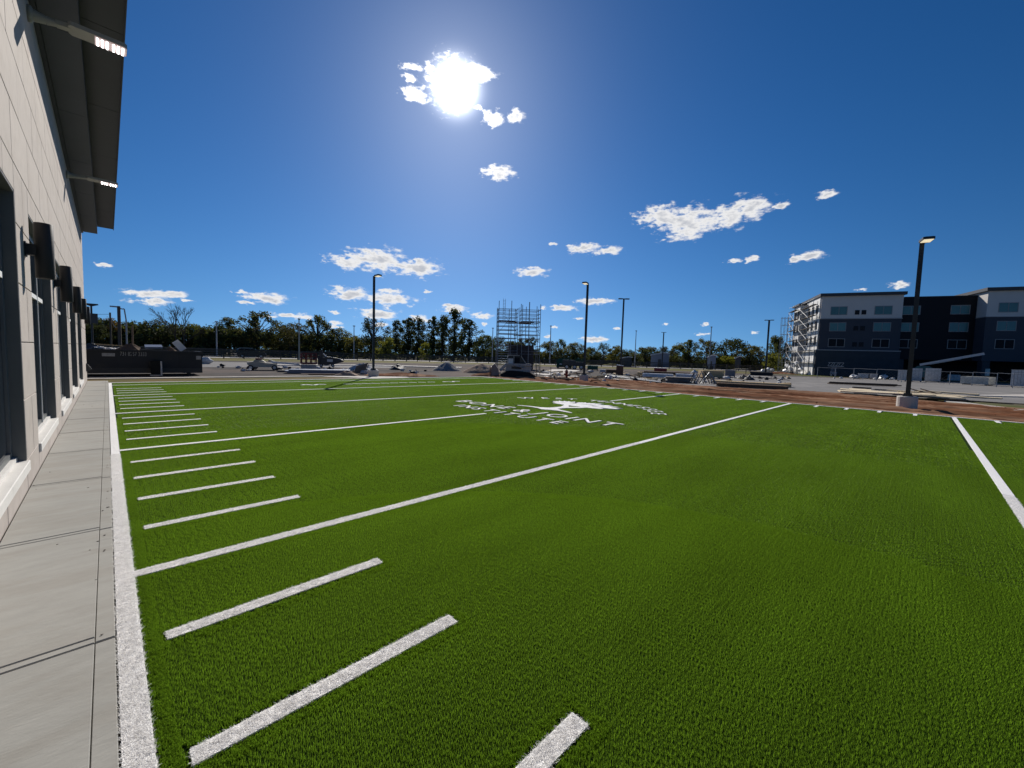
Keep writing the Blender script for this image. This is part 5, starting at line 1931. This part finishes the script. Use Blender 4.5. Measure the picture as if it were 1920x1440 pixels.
# ------------------------------------------------------------------ tracked skid-steer loader
sl = Slot(934, 1006, 706.8, 667)
ld = thing('skid_steer_loader', 'grey and black tracked skid-steer loader facing left behind the turf corner', 'loader', sl.c, sl.rz + R(3))
w_ = sl.w
h_ = sl.h
for y in (0.0, 1.35):
    tr_ = MB().prism([(-w_ * .46, 0.02), (-w_ * .44, 0.20), (-w_ * .30, 0.44), (-w_ * .18, 0.50), (w_ * .12, 0.46), (w_ * .34, 0.36), (w_ * .50, 0.08), (w_ * .44, 0.0), (-w_ * .42, 0.0)], y, y + 0.4, 'y').build('track', m_rubber, ld)
    for k in range(16):
        x = -w_ * .44 + k * w_ * .058
        MB().span(x, x + 0.05, y - 0.012, y + 0.412, -0.012, 0.03).build('grouser', m_rubber, tr_)
MB().prism([(-w_ * .32, 0.46), (-w_ * .30, 0.95), (w_ * .28, 1.0), (w_ * .38, 0.80), (w_ * .34, 0.42), (w_ * .2, 0.40), (-w_ * .1, 0.46)], 0.12, 1.6, 'y').build('body', m_loader, ld)
cb = MB()
cb.prism([(-w_ * .26, 1.04), (-w_ * .27, h_ - 0.12), (-w_ * .22, h_), (w_ * .06, h_), (w_ * .12, h_ - 0.1), (w_ * .24, 1.06)], 0.42, 1.35, 'y')
cab_ = cb.build('cab', m_black, ld)
MB().span(-w_ * .25, w_ * .05, 0.40, 1.37, h_ - 0.01, h_ + 0.05).build('roof', m_lampgrey, cab_)
for (xa, za, xb, zb) in ((-w_ * .265, 1.0, -w_ * .265, h_ - 0.1), (w_ * .09, h_ - 0.03, w_ * .235, 1.05), (-w_ * .10, 1.0, -w_ * .10, h_ - 0.02)):
    MB().bar((xa, 0.40, za), (xb, 0.40, zb), 0.03, 0.05).build('pillar', m_lampgrey, cab_)
MB().span(-w_ * .245, -w_ * .12, 0.405, 0.418, h_ * .62, h_ * .86).build('window', m_plastic, cab_)
MB().span(-w_ * .08, w_ * .06, 0.407, 0.418, h_ * .66, h_ * .92).build('window', m_hglassd, cab_)
for y in (0.06, 1.5):
    MB().bar((w_ * .36, y, 0.98), (-w_ * .30, y, 0.98), 0.12, 0.16).build('lift_arm', m_loader, ld)
    MB().bar((-w_ * .28, y, 1.0), (-w_ * .46, y, 0.45), 0.12, 0.2).build('lift_arm', m_loader, ld)
    MB().tube((w_ * .18, y, 0.75), (-w_ * .12, y, 0.92), 0.05, n=8).build('cylinder', m_silver, ld)
bkt = MB().prism([(-w_ * .68, 0.02), (-w_ * .67, 0.85), (-w_ * .60, 1.0), (-w_ * .50, 0.60), (-w_ * .47, 0.12)], -0.05, 1.8, 'y').build('bucket', mat('bucket_steel', (0.24, 0.19, 0.18), 0.6, 0.2, 4.0), ld)
MB().span(-w_ * .70, -w_ * .685, -0.05, 1.8, 0.0, 0.75).build('cutting_edge', m_darkred, bkt)
MB().span(-w_ * .16, w_ * .10, 0.10, 0.118, 0.62, 0.82).build('grille', m_black, ld)

# ------------------------------------------------------------------ stakes
for (px, pb, pt, lb) in ((918.5, 706, 686, 'wooden survey stake left of the loader'), (1032.5, 704, 688, 'wooden survey stake behind the turf right of the loader'), (1006, 706.5, 686, 'wooden survey stake close behind the loader'), (1012, 702, 676, 'taller thin stake right of the loader')):
    c = G(px, pb)
    t = tag(MB().box((0, 0, ZAT(c.x, c.y, pt) / 2), (0.05, 0.03, ZAT(c.x, c.y, pt)), 0, R(3), R(-4)).build('survey_stake', m_darkwood, loc=c), lb, 'stake', 'survey stakes')

# ------------------------------------------------------------------ hydrant
c = G(1062, 711)
h_ = ZAT(c.x, c.y, 692.5)
hy = thing('fire_hydrant', 'rusty red fire hydrant on the red clay left of the middle lamp post', 'hydrant', c)
MB().lathe([(0.15, 0), (0.15, 0.05), (0.10, 0.06), (0.095, h_ * .62), (0.135, h_ * .63), (0.135, h_ * .68), (0.11, h_ * .70), (0.10, h_ * .82), (0.05, h_ * .92), (0.03, h_), (0.0, h_)], 16).build('barrel', m_hyd, hy, True)
for a in (0.4, 2.0, 3.54):
    MB().tube((0.06 * math.cos(a), 0.06 * math.sin(a), h_ * .52), (0.19 * math.cos(a), 0.19 * math.sin(a), h_ * .52), 0.06, 0.06, 10).build('outlet', m_hyd, hy)
stack('plank_stack', 'short brown board sticking out left of the red hydrant', 'planks', 1050, 1062, 704, 702.4, 1, m_darkwood, 0.2, 'plank', 0.05)

# ------------------------------------------------------------------ green container and dark trailer
sl = Slot(1043, 1072, 690.8, 672)
gc = thing('green_container', 'dark green steel waste container at the road side of the lot', 'container', sl.c, sl.rz)
MB().prism([(-sl.w * .5, 0.2), (-sl.w * .5, sl.h * .82), (-sl.w * .32, sl.h), (sl.w * .42, sl.h), (sl.w * .5, sl.h * .9), (sl.w * .5, 0.2)], 0, 2.4, 'y').build('body', m_greenp, gc)
for k in range(5):
    x = -sl.w * .42 + k * sl.w * .2
    MB().span(x, x + 0.12, -0.06, -0.001, 0.25, sl.h * .8).build('rib', m_greenp, gc)
MB().bar((-sl.w * .30, -0.08, sl.h * .45), (-sl.w * .14, -0.08, sl.h * .40), 0.03, 0.2).build('sign_plate', m_plastic, gc)
for x in (-sl.w * .4, sl.w * .4):
    wheel(gc, x, 0.2, 0.22, 0.2)
sl = Slot(1054, 1096, 692.6, 673)
tl = thing('dark_trailer', 'dark flat machine trailer in front of the green container', 'trailer', sl.c, sl.rz)
w_ = sl.w
MB().span(-w_ * .5, w_ * .5, 0, 1.9, 0.5, 1.15).build('deck', m_black, tl)
MB().prism([(-w_ * .5, 1.155), (-w_ * .5, 1.45), (0.0, 1.4), (w_ * .1, 1.155)], 0.1, 1.8, 'y').build('tank', m_charcoal, tl)
fr = MB()
for k in range(5):
    fr.tube((w_ * (.1 + .08 * k), 0.1, 1.15), (w_ * (.1 + .08 * k), 0.1, sl.h), 0.06, n=5)
fr.tube((w_ * .08, 0.1, sl.h), (w_ * .44, 0.1, sl.h), 0.06, n=5)
fr.tube((w_ * .08, 0.1, sl.h * .8), (w_ * .44, 0.1, sl.h * .8), 0.06, n=5)
fr.build('headboard', m_greenp, tl)
for x in (-w_ * .3, w_ * .05, w_ * .35):
    wheel(tl, x, 0.1, 0.35, 0.25)

# ------------------------------------------------------------------ scraps between the middle lamp post and the slim lamp post
def crate(name, label, cat, x0, x1, pyb, pyt, m, depth, slats=4, legs=True, rz=0.0, cover=None):
    sl = Slot(x0, x1, pyb, pyt)
    t = thing(name, label, cat, sl.c, sl.rz + rz)
    w, h = sl.w, sl.h
    zb = 0.10 if legs else 0.01
    if legs:
        for x in (-w * .45, 0, w * .45):
            MB().span(x - 0.05, x + 0.05, 0, depth, 0, zb - 0.003).build('runner', m_darkwood, t)
    n = slats
    for k in range(n):
        z0 = zb + (h - zb) * k / n
        z1 = zb + (h - zb) * (k + 1) / n
        MB().span(-w / 2, w / 2, 0.0, depth, z0 + 0.006, z1 - 0.012).build('layer', m, t)
    if cover:
        MB().span(-w / 2 - 0.03, w / 2 + 0.03, -0.03, depth + 0.03, h - 0.005, h + 0.03).build('cover', cover, t)
    return t


crate('pallet_load', 'white boxed load on the lot right of the middle lamp post', 'pallet load', 1124.5, 1135.5, 699.5, 692.8, m_stonew, 0.9, 2)
crate('timber_stack', 'brown stack of short timbers beside the white boxed load', 'timber stack', 1136, 1157, 701.5, 693.0, m_darkwood, 1.2, 4)
sl = Slot(1156, 1167, 704.5, 685)
bx = thing('form_crate', 'tall rusty formwork crate with a white lid by the slim lamp post', 'crate', sl.c, sl.rz)
for x in (-sl.w * .45, -sl.w * .15, sl.w * .15, sl.w * .45):
    MB().span(x - 0.09, x + 0.09, 0, 0.6, 0.0, sl.h - 0.06).build('board', mat('rusty_form', (0.17, 0.085, 0.055), 0.9, 0.2, 4.0), bx)
MB().box((0, 0.3, sl.h), (sl.w * 1.15, 0.8, 0.07), 0, 0, R(7)).build('lid', m_white, bx)
# green wheeled tank and small things behind
crate('generator', 'small dark green generator right behind the middle lamp post', 'generator', 1101, 1121, 694.5, 685.5, m_greenp, 1.2, 3)
tag(MB().blob((0, 0, 0.12), (0.55, 0.3, 0.16), 6, 0.3, 10, 6).build('sandbag', m_stonew, loc=G(1107, 698.2)), 'pale sandbag on the lot right of the middle lamp post', 'sandbag')
# long dark pipes lying beside the clay
t = thing('pipe_bundle', 'bundle of long black and silver pipes lying along the red clay', 'pipe bundle', (0, 0, 0))
for (pa, pb, r_, m) in (((1133, 703.5), (1232, 713.5), 0.055, m_black), ((1135, 704.8), (1225, 714.5), 0.05, m_steel), ((1140, 706.2), (1230, 716.0), 0.055, m_black), ((1150, 708.0), (1236, 717.8), 0.05, m_silver), ((1160, 709.2), (1240, 719.2), 0.05, m_black)):
    a, b = G(*pa), G(*pb)
    MB().tube((a.x, a.y, r_ + 0.02), (b.x, b.y, r_ + 0.02), r_, n=8).build('pipe', m, t)
sl = Slot(1120, 1133, 711.5, 703.5)
t = thing('drain_crate', 'dark slatted drain crate lying left of the long pipes', 'crate', sl.c, sl.rz)
for k in range(7):
    x = -sl.w / 2 + sl.w * k / 6
    MB().span(x - 0.02, x + 0.02, 0, 0.45, 0.03, sl.h).build('slat', m_charcoal, t)
MB().span(-sl.w / 2 - 0.02, sl.w / 2 + 0.02, 0, 0.45, 0, 0.03).build('base', m_charcoal, t)
for px, py, s, lb in ((1137, 711, 0.16, 'white bag beside the dark drain crate'), (1143.5, 711.5, 0.19, 'second white bag, right of the first near the drain crate')):
    tag(MB().blob((0, 0, s * 0.8), (s, s * .8, s), px % 7, 0.35, 10, 7).build('white_bag', m_plastic, loc=G(px, py)), lb, 'bag')

# red box, tan box, wrapped pipe bundles, steel trestles and timber
crate('red_skip', 'bright red steel box on the lot below the blue shed', 'steel box', 1226, 1250, 700.0, 690.3, m_red, 1.5, 2, False, cover=m_plastic)
crate('timber_stack', 'tan timber stack at the left end of the wrapped pipes', 'timber stack', 1195, 1204, 705.5, 697.5, m_wood, 1.2, 3)
stack('plank_stack', 'long dark planks stacked behind the tan timber, left of the red box', 'planks', 1202, 1292, 702.5, 697.2, 3, m_darkwood, 1.4, 'plank', 0.08)
def bundle(label, x0, x1, pyb, pyt, m, n=6, ends=True):
    sl = Slot(x0, x1, pyb, pyt)
    t = thing('pipe_bundle', label, 'pipe bundle', sl.c, sl.rz)
    r_ = sl.h / 4.2
    k = 0
    for row in range(2):
        for q in range(n - row):
            y = 0.1 + (q + row * .5) * r_ * 2.05
            MB().tube((-sl.w / 2, y, r_ + row * r_ * 1.75 + 0.03), (sl.w / 2, y, r_ + row * r_ * 1.75 + 0.03), r_, n=9, cap=False).build('pipe', m, t)
    for x in (-sl.w * .35, sl.w * .35):
        MB().span(x - 0.05, x + 0.05, 0, r_ * 2.1 * n, 0, 0.03).build('bearer', m_darkwood, t)
    return t
bundle('white plastic pipes stacked on bearers, left bundle below the red box', 1204, 1262, 708.8, 700.5, m_plastic)
bundle('white plastic pipes stacked on bearers, right bundle by the trestles', 1266, 1304, 710.5, 701.0, m_plastic)
stack('board_heap', 'heap of weathered grey boards between the pipes and the red clay', 'boards', 1248, 1303, 717.8, 707.5, 5, m_greywood, 1.5, 'board', 0.3, gap=0.3)
tag(MB().mound(0.9, 0.5, 0.4, 18, 6, 0.4, 21).build('rubble_heap', m_stonew, loc=G(1302, 698)), 'pale rubble heap behind the right bundle of pipes', 'rubble')
t = thing('trestle_pile', 'tangle of leaning steel trestle legs at the edge of the red clay', 'trestles', G(1318, 719.5), math.atan2(-G(1318, 719).x, G(1318, 719).y))
for k in range(12):
    x = -0.95 + k * 0.17 + rng.uniform(-.05, .05)
    MB().bar((x, rng.uniform(0, .3), 0.02), (x + rng.uniform(0.15, 0.55) * (1 if k < 7 else -1), 0.4 + rng.uniform(0, .3), rng.uniform(0.65, 1.0)), 0.05, 0.05).build('leg', m_steel if k % 2 else m_rubber, t)
crate('timber_stack', 'large stack of fresh tan timber on bearers, in the middle of the lot', 'timber stack', 1316, 1358, 709.5, 694.8, m_wood, 1.6, 5, rz=R(17))
crate('block_pallet', 'grey block pallet right of the large tan timber stack', 'pallet load', 1359, 1378, 707, 693.5, mat('grey_block', (0.20, 0.20, 0.21), 0.9, 0.1, 3.0), 1.3, 5)
crate('dark_bin', 'black bin far back above the tan timber stack', 'bin', 1324, 1337, 692.5, 686.5, m_black, 1.2, 1, False)
tag(MB().blob((0, 0, 0.14), (0.5, 0.32, 0.2), 9, 0.3, 10, 6).build('sandbag', m_stonew, loc=G(1362, 711)), 'pale sandbag right of the large tan timber stack', 'sandbag')
t = stack('long_timber', 'very long timbers stacked along the edge of the red clay', 'timber stack', 1334, 1482, 722.5, 716.5, 1, m_wood, 1.0, 'timber', 0.01, rows=5)
t2 = stack('long_timber', 'lower layer of dark long timbers under the pale ones', 'timber stack', 1340, 1478, 727.0, 721.0, 2, m_darkwood, 0.9, 'timber', 0.03, rows=3)
for (px, py, w, h_, lb) in ((1393, 709.5, 1.1, 0.42, 'dark soil lump left of the black mat'), (1404, 712, 0.9, 0.45, 'dark soil lump before the black mat'), (1424, 709.5, 0.55, 0.25, 'small dark lump left of the T-headed lamp post foot'), (1452, 709.5, 0.5, 0.25, 'small dark lump right of the T-headed lamp post foot'), (1466, 709.5, 0.5, 0.24, 'second small dark lump right of the T-headed lamp post'), (1478, 710, 0.5, 0.24, 'outermost small dark lump right of the T-headed lamp post')):
    tag(MB().mound(w, w * .6, h_, 16, 5, 0.35, px % 13).build('soil_lump', m_tarp, loc=G(px, py)), lb, 'soil lump', 'dark lumps on the lot')
stack('black_mat', 'thick stack of black mats behind the T-headed lamp post', 'mats', 1404, 1450, 704.0, 697.5, 4, m_tarp, 2.5, 'mat', 0.1)
for i, (px, py, s, lb) in enumerate(((1430, 697, 0.45, 'white sack left of the T-headed lamp post'), (1439, 696, 0.6, 'white sack right behind the T-headed lamp post'), (1447, 696, 0.5, 'white sack right of the T-headed lamp post'), (1474, 698, 0.55, 'white sack at the foot of the hotel scaffold'), (1484, 698, 0.6, 'larger white sack at the foot of the hotel scaffold'))):
    tag(MB().blob((0, 0, s * .7), (s * 1.3, s, s * .9), i + 2, 0.45, 10, 7).build('white_sack', m_plastic, loc=G(px, py + 1.5)), lb, 'sack', 'white sacks beside the lot')
t = thing('site_table', 'pale board on trestles behind the grey block pallet', 'table', G(1389, 701), math.atan2(-G(1389, 701).x, G(1389, 701).y))
MB().span(-1.0, 1.0, 0, 0.8, 0.78, 0.84).build('tabletop', m_ply, t)
for x in (-0.7, 0.7):
    for y in (0.1, 0.7):
        MB().span(x - 0.04, x + 0.04, y - 0.04, y + 0.04, 0, 0.779).build('leg', m_darkwood, t)

# ------------------------------------------------------------------ in front of the hotel
fc = thing('chain_link_fence', 'low chain-link fence with grey posts along the hotel front', 'fence', (0, 0, 0))
fp = [G(1532, 708.5), G(1600, 711.5), G(1690, 716.5), G(1780, 720.5), G(1868, 725.5), G(1930, 729)]
m_mesh = mat('fence_wire', (0.16, 0.17, 0.18), 0.6, 0.1, 4.0)
prev = None
allp = []
for a, b in zip(fp[:-1], fp[1:]):
    for k in range(2):
        allp.append(a + (b - a) * (k / 2))
allp.append(fp[-1])
for i, p in enumerate(allp):
    MB().tube((p.x, p.y, -0.1), (p.x, p.y, 1.42), 0.032, n=7).build('post', m_steel, fc)
for a, b in zip(allp[:-1], allp[1:]):
    MB().tube((a.x, a.y, 1.45), (b.x, b.y, 1.40), 0.022, n=5).build('top_rail', m_steel, fc)
    n_ = int((b - a).length / 0.35)
    wv = MB()
    for k in range(n_ + 1):
        q0 = a + (b - a) * (k / n_)
        for s in (-1, 1):
            f1 = min(1, max(0, k / n_ + s * 1.4 / (b - a).length))
            q1 = a + (b - a) * f1
            zz = 0.05 + 1.33 * abs(f1 - k / n_) * (b - a).length / 1.4
            wv.bar((q0.x, q0.y, 0.05), (q1.x, q1.y, zz), 0.008, 0.008)
    o = wv.build('wire_mesh', m_mesh, fc)
    o['kind'] = 'stuff'


def block_stack(label, x0, x1, pyb, pyt, depth, cols, rows, m=m_stonew, rz=0.0, cover=None, name='block_stack'):
    sl = Slot(x0, x1, pyb, pyt)
    t = thing(name, label, 'block stack', sl.c, sl.rz + rz, None)
    w, h = sl.w, sl.h
    for x in (-w * .4, w * .4):
        MB().span(x - 0.06, x + 0.06, 0, depth, 0, 0.09).build('runner', m_darkwood, t)
    for r_ in range(rows):
        for q in range(cols):
            MB().span(-w / 2 + w * q / cols + 0.008, -w / 2 + w * (q + 1) / cols - 0.008, 0, depth, 0.095 + (h - 0.1) * r_ / rows + 0.008, 0.095 + (h - 0.1) * (r_ + 1) / rows - 0.006).build('block', m, t)
    if cover:
        MB().span(-w / 2 - 0.03, w / 2 + 0.03, -0.03, depth + 0.03, h + 0.003, h + 0.03).build('cover', cover, t)
    return t


block_stack('pale masonry stack just left of the nearest lamp post', 1682, 1699, 714.5, 693.5, 1.2, 3, 6)
block_stack('pale masonry stack just right of the nearest lamp post', 1707.5, 1728, 715.5, 690.5, 1.2, 3, 7)
block_stack('wider pale masonry stack below the slanting pale boom', 1733, 1763, 716, 690.5, 1.4, 5, 7)
block_stack('low pale wrapped stack, flat and long, between masonry stacks and fence', 1776, 1800, 714.5, 702.5, 1.2, 4, 3)
block_stack('long low stack of cream stone slabs lit on its left end', 1798, 1853, 721.5, 706.0, 2.4, 5, 3, mat('cream_slab', (0.56, 0.54, 0.47), 0.85, 0.08, 3.0, per_object=0.08), R(-14))
block_stack('big grey-white block stack at the right edge of the photo', 1893, 1932, 726, 694.0, 2.0, 6, 7, cover=m_plastic)
sl = Slot(1607, 1620, 709.5, 701)
block_stack('small white packaged stack, left of two by the chain-link fence', 1608, 1628, 710, 701.0, 1.0, 3, 3, cover=m_plastic)
block_stack('small white packaged stack, right of two by the chain-link fence', 1630, 1645, 710.5, 701.5, 1.0, 3, 3, cover=m_plastic)
tag(MB().blob((0, 0, 0.25), (1.1, 0.5, 0.3), 4, 0.7, 12, 7, 2.4).build('plastic_heap', m_plastic, loc=G(1601, 709.5)), 'crumpled white plastic heap left of the small packaged stacks', 'plastic heap')
tag(MB().blob((0, 0, 0.25), (1.2, 0.5, 0.32), 8, 0.7, 12, 7, 2.4).build('plastic_heap', m_plastic, loc=G(1655, 710)), 'crumpled white plastic heap right of the small packaged stacks', 'plastic heap')
sl = Slot(1623, 1652, 702, 683)
sb = thing('sign_board', 'two pale sign boards standing before the slate hotel wall', 'sign board', sl.c, sl.rz)
MB().span(-sl.w * .48, -sl.w * .05, 0, 0.06, 0.9, sl.h).build('board', m_stonew, sb)
MB().span(0, sl.w * .5, 0, 0.06, 0.5, sl.h).build('board', m_stonew, sb)
for x in (-sl.w * .3, sl.w * .1, sl.w * .4):
    MB().span(x - 0.04, x + 0.04, 0.065, 0.13, 0, sl.h - 0.1).build('leg', m_darkwood, sb)
sl = Slot(1549, 1582, 706, 680)
sc_ = thing('scissor_lift', 'blue-grey scissor lift with pale rails at the hotel corner', 'scissor lift', sl.c, sl.rz)
MB().span(-sl.w * .3, sl.w * .1, 0, 1.2, 0.25, 0.75).build('chassis', m_bluegrey, sc_)
for x in (-sl.w * .22, sl.w * .02):
    wheel(sc_, x, 0.05, 0.22, 0.18)
    wheel(sc_, x, 1.15, 0.22, 0.18)
for k in range(3):
    z = 0.78 + k * 0.28
    MB().bar((-sl.w * .28, 0.1, z), (sl.w * .06, 0.1, z + 0.26), 0.05, 0.06).build('scissor_arm', m_bluegrey, sc_)
    MB().bar((sl.w * .06, 0.1, z + 0.003), (-sl.w * .28, 0.1, z + 0.263), 0.05, 0.06, (0, 0, 1)).build('scissor_arm', m_bluegrey, sc_)
MB().span(-sl.w * .45, sl.w * .45, 0, 1.2, 1.66, 1.74).build('platform', m_stonew, sc_)
for k in range(6):
    x = -sl.w * .45 + sl.w * .15 * k
    MB().bar((x, 0.02, 1.74), (x + sl.w * .15 * (1 if k % 2 else 0.6), 0.02, sl.h), 0.05, 0.05).build('guard_rail', m_stonew, sc_)
MB().bar((-sl.w * .45, 0.02, sl.h), (sl.w * .45, 0.02, sl.h), 0.05, 0.05).build('guard_rail', m_stonew, sc_)
sl = Slot(1720, 1738, 714, 688)
te = thing('telehandler', 'teal telehandler behind the masonry stacks with a raised pale boom', 'telehandler', sl.c + sl.rad * 2.5, sl.rz)
MB().prism([(-1.2, 0.5), (-1.2, 1.5), (-0.6, 2.1), (0.6, 2.1), (1.4, 1.4), (1.6, 0.5)], 0, 1.9, 'y').build('body', m_teal, te)
for x in (-0.8, 1.1):
    for y in (0.1, 1.8):
        wheel(te, x, y, 0.5, 0.35)
q = HP(1783, 673, -3)
MB().bar((-0.4, -0.15, 2.25), (5.6, -0.15, 3.95), 0.25, 0.32).build('boom', m_stonew, te)
MB().bar((0.6, -0.3, 2.35), (3.6, -0.3, 3.2), 0.06, 0.10).build('boom_ram', m_steel, te)

# plywood sheets and lumber scattered on the clay
m_lists = ((1655, 742.5, 3.4, 1.0, 8, 'long plywood sheet left of the nearest lamp post'), (1712, 741, 2.0, 0.9, -4, 'plywood sheet right behind the nearest lamp post'), (1738, 744, 2.2, 0.35, 4, 'pale board crossing the scatter right of the nearest lamp post'), (1745, 748.5, 1.9, 0.8, 16, 'plywood offcut, nearest the clay right of the lamp post'), (1766, 747.5, 1.5, 0.5, -12, 'short pale board at the middle of the board scatter'), (1772, 741.5, 2.4, 0.3, 2, 'long pale board at the back of the board scatter'), (1788, 742.5, 1.8, 0.3, -3, 'pale board at the right end of the scatter'), (1805, 749, 2.4, 0.25, -6, 'thin pale board alone at the right of the scatter'), (1612, 736.5, 0.9, 0.4, 0, 'short white board at the left end of the scatter'), (1635, 739, 2.6, 0.5, 3, 'pale board left of the long plywood sheet'))
for (px, py, l_, w_, a, lb) in m_lists:
    c = G(px, py)
    o = MB().box((0, 0, 0.06 + 0.05 * rng.random()), (l_ * 1.15, w_ * 1.7, 0.06), 0, R(rng.uniform(-2, 2)), R(rng.uniform(-2, 2))).build('board', m_ply, loc=c + Vector((0, 0, 0.10)), rz=math.atan2(-c.x, c.y) + R(a))
    tag(o, lb, 'board', 'boards scattered by the clay')
for (px, py, l_, a, lb) in ((1730, 739.5, 1.6, -48, 'dark stick leaning across the boards, left one'), (1752, 741, 1.5, -48, 'dark stick leaning across the boards, right one')):
    c = G(px, py + 4)
    tag(MB().bar((-l_ * .4, 0, 0.45), (l_ * .4, 0, 0.06), 0.06, 0.05).build('timber_stick', m_darkwood, loc=c, rz=math.atan2(-c.x, c.y)), lb, 'stick')
c, b = G(1555, 720), G(1682, 725.5)
t = thing('rebar_bundle', 'long thin dark bundle of steel bars lying across the grey lot', 'steel bars', (0, 0, 0))
for k in range(5):
    o_ = Vector((rng.uniform(-.3, .3), rng.uniform(-.3, .3), 0.06 + 0.03 * k))
    MB().tube(c + o_, b + o_, 0.05, n=6).build('bar', m_darkwood, t)
stack('plank_stack', 'small dark slatted planks left of the board scatter', 'planks', 1598, 1632, 728.2, 726.0, 1, m_rubber, 0.6, 'plank', 0.1, rows=3)
stack('plank_stack', 'flat weathered planks behind the board scatter', 'planks', 1634, 1668, 731.5, 729.8, 2, m_greywood, 0.7, 'plank', 0.3)

# ------------------------------------------------------------------ sheds among the trees
def shed(label, x0, x1, ytop, dist, m, roof, depth=8):
    a, b = AT(x0, dist), AT(x1, dist)
    c = (a + b) / 2
    w = (b - a).length
    h = ZAT(c.x, c.y, ytop)
    t = thing('shed', label, 'shed', (c.x, c.y, 0), math.atan2((b - a).y, (b - a).x))
    MB().prism([(-w / 2, 0), (-w / 2, h * .80), (w * .2, h * .97), (w / 2, h * .93), (w / 2, 0)], 0, depth, 'y').build('wall', m, t)
    MB().prism([(-w / 2 - .2, h * .80), (w * .2, h * .98), (w / 2 + .2, h * .94), (w / 2 + .2, h), (w * .2, h * 1.04), (-w / 2 - .2, h * .86)], -0.3, depth + .3, 'y').build('roof', roof, t)
    MB().span(-w * .1, w * .08, -0.05, -0.001, 0, h * .55).build('door', m_charcoal, t)
    return t
m_shed = mat('blue_grey_cladding', (0.15, 0.18, 0.23), 0.6, 0.06, 0.6)
shed('blue-grey metal shed among the trees left of the yellow-olive tree', 1220, 1254, 661.5, 124, m_shed, m_silver)
shed('small grey shed under the greyish tree', 1326, 1342, 665.5, 126, m_bluegrey, m_white)
shed('small grey shed with a white roof right of the lime bush', 1378, 1389, 668, 126, m_charcoal, m_white)
shed('low white-roofed shelter behind the fence right of the slim lamp post', 1163, 1184, 669, 110, m_charcoal, m_white, 5)

# ------------------------------------------------------------------ scraps nobody could count, strewn over the lot
def strew(name, m, n, boxes, area):
    mb = MB()
    for k in range(n):
        px, py = rng.uniform(*area[0]), rng.uniform(*area[1])
        py += (px - 1000) * 0.022
        c = G(px, py)
        if boxes:
            mb.box((c.x, c.y, 0.05 + 0.08 * rng.random()), (rng.uniform(0.3, 1.7), rng.uniform(0.08, 0.22), rng.uniform(0.03, 0.10)), rng.uniform(0, 3.14), R(rng.uniform(-7, 7)), R(rng.uniform(-7, 7)))
        else:
            s = 0.06 + 0.16 * rng.random() ** 2
            mb.blob((c.x, c.y, s * 0.5), (s * 1.4, s, s * 0.8), k, 0.5, 7, 5)
    tag(mb.build(name, m), kind='stuff')


strew('wood_scraps', m_wood, 46, True, ((1010, 1480), (695, 711)))
strew('wood_scraps', m_darkwood, 60, True, ((1010, 1480), (694, 713)))
strew('pale_scraps', m_stonew, 40, False, ((1010, 1480), (694, 714)))
strew('dark_scraps', m_tarp, 50, False, ((1010, 1480), (694, 714)))
strew('pale_scraps', m_stonew, 30, False, ((400, 800), (700, 708)))
strew('dark_scraps', m_tarp, 26, False, ((400, 800), (699, 707)))
strew('pale_scraps', m_plastic, 16, False, ((1560, 1680), (696, 698)))
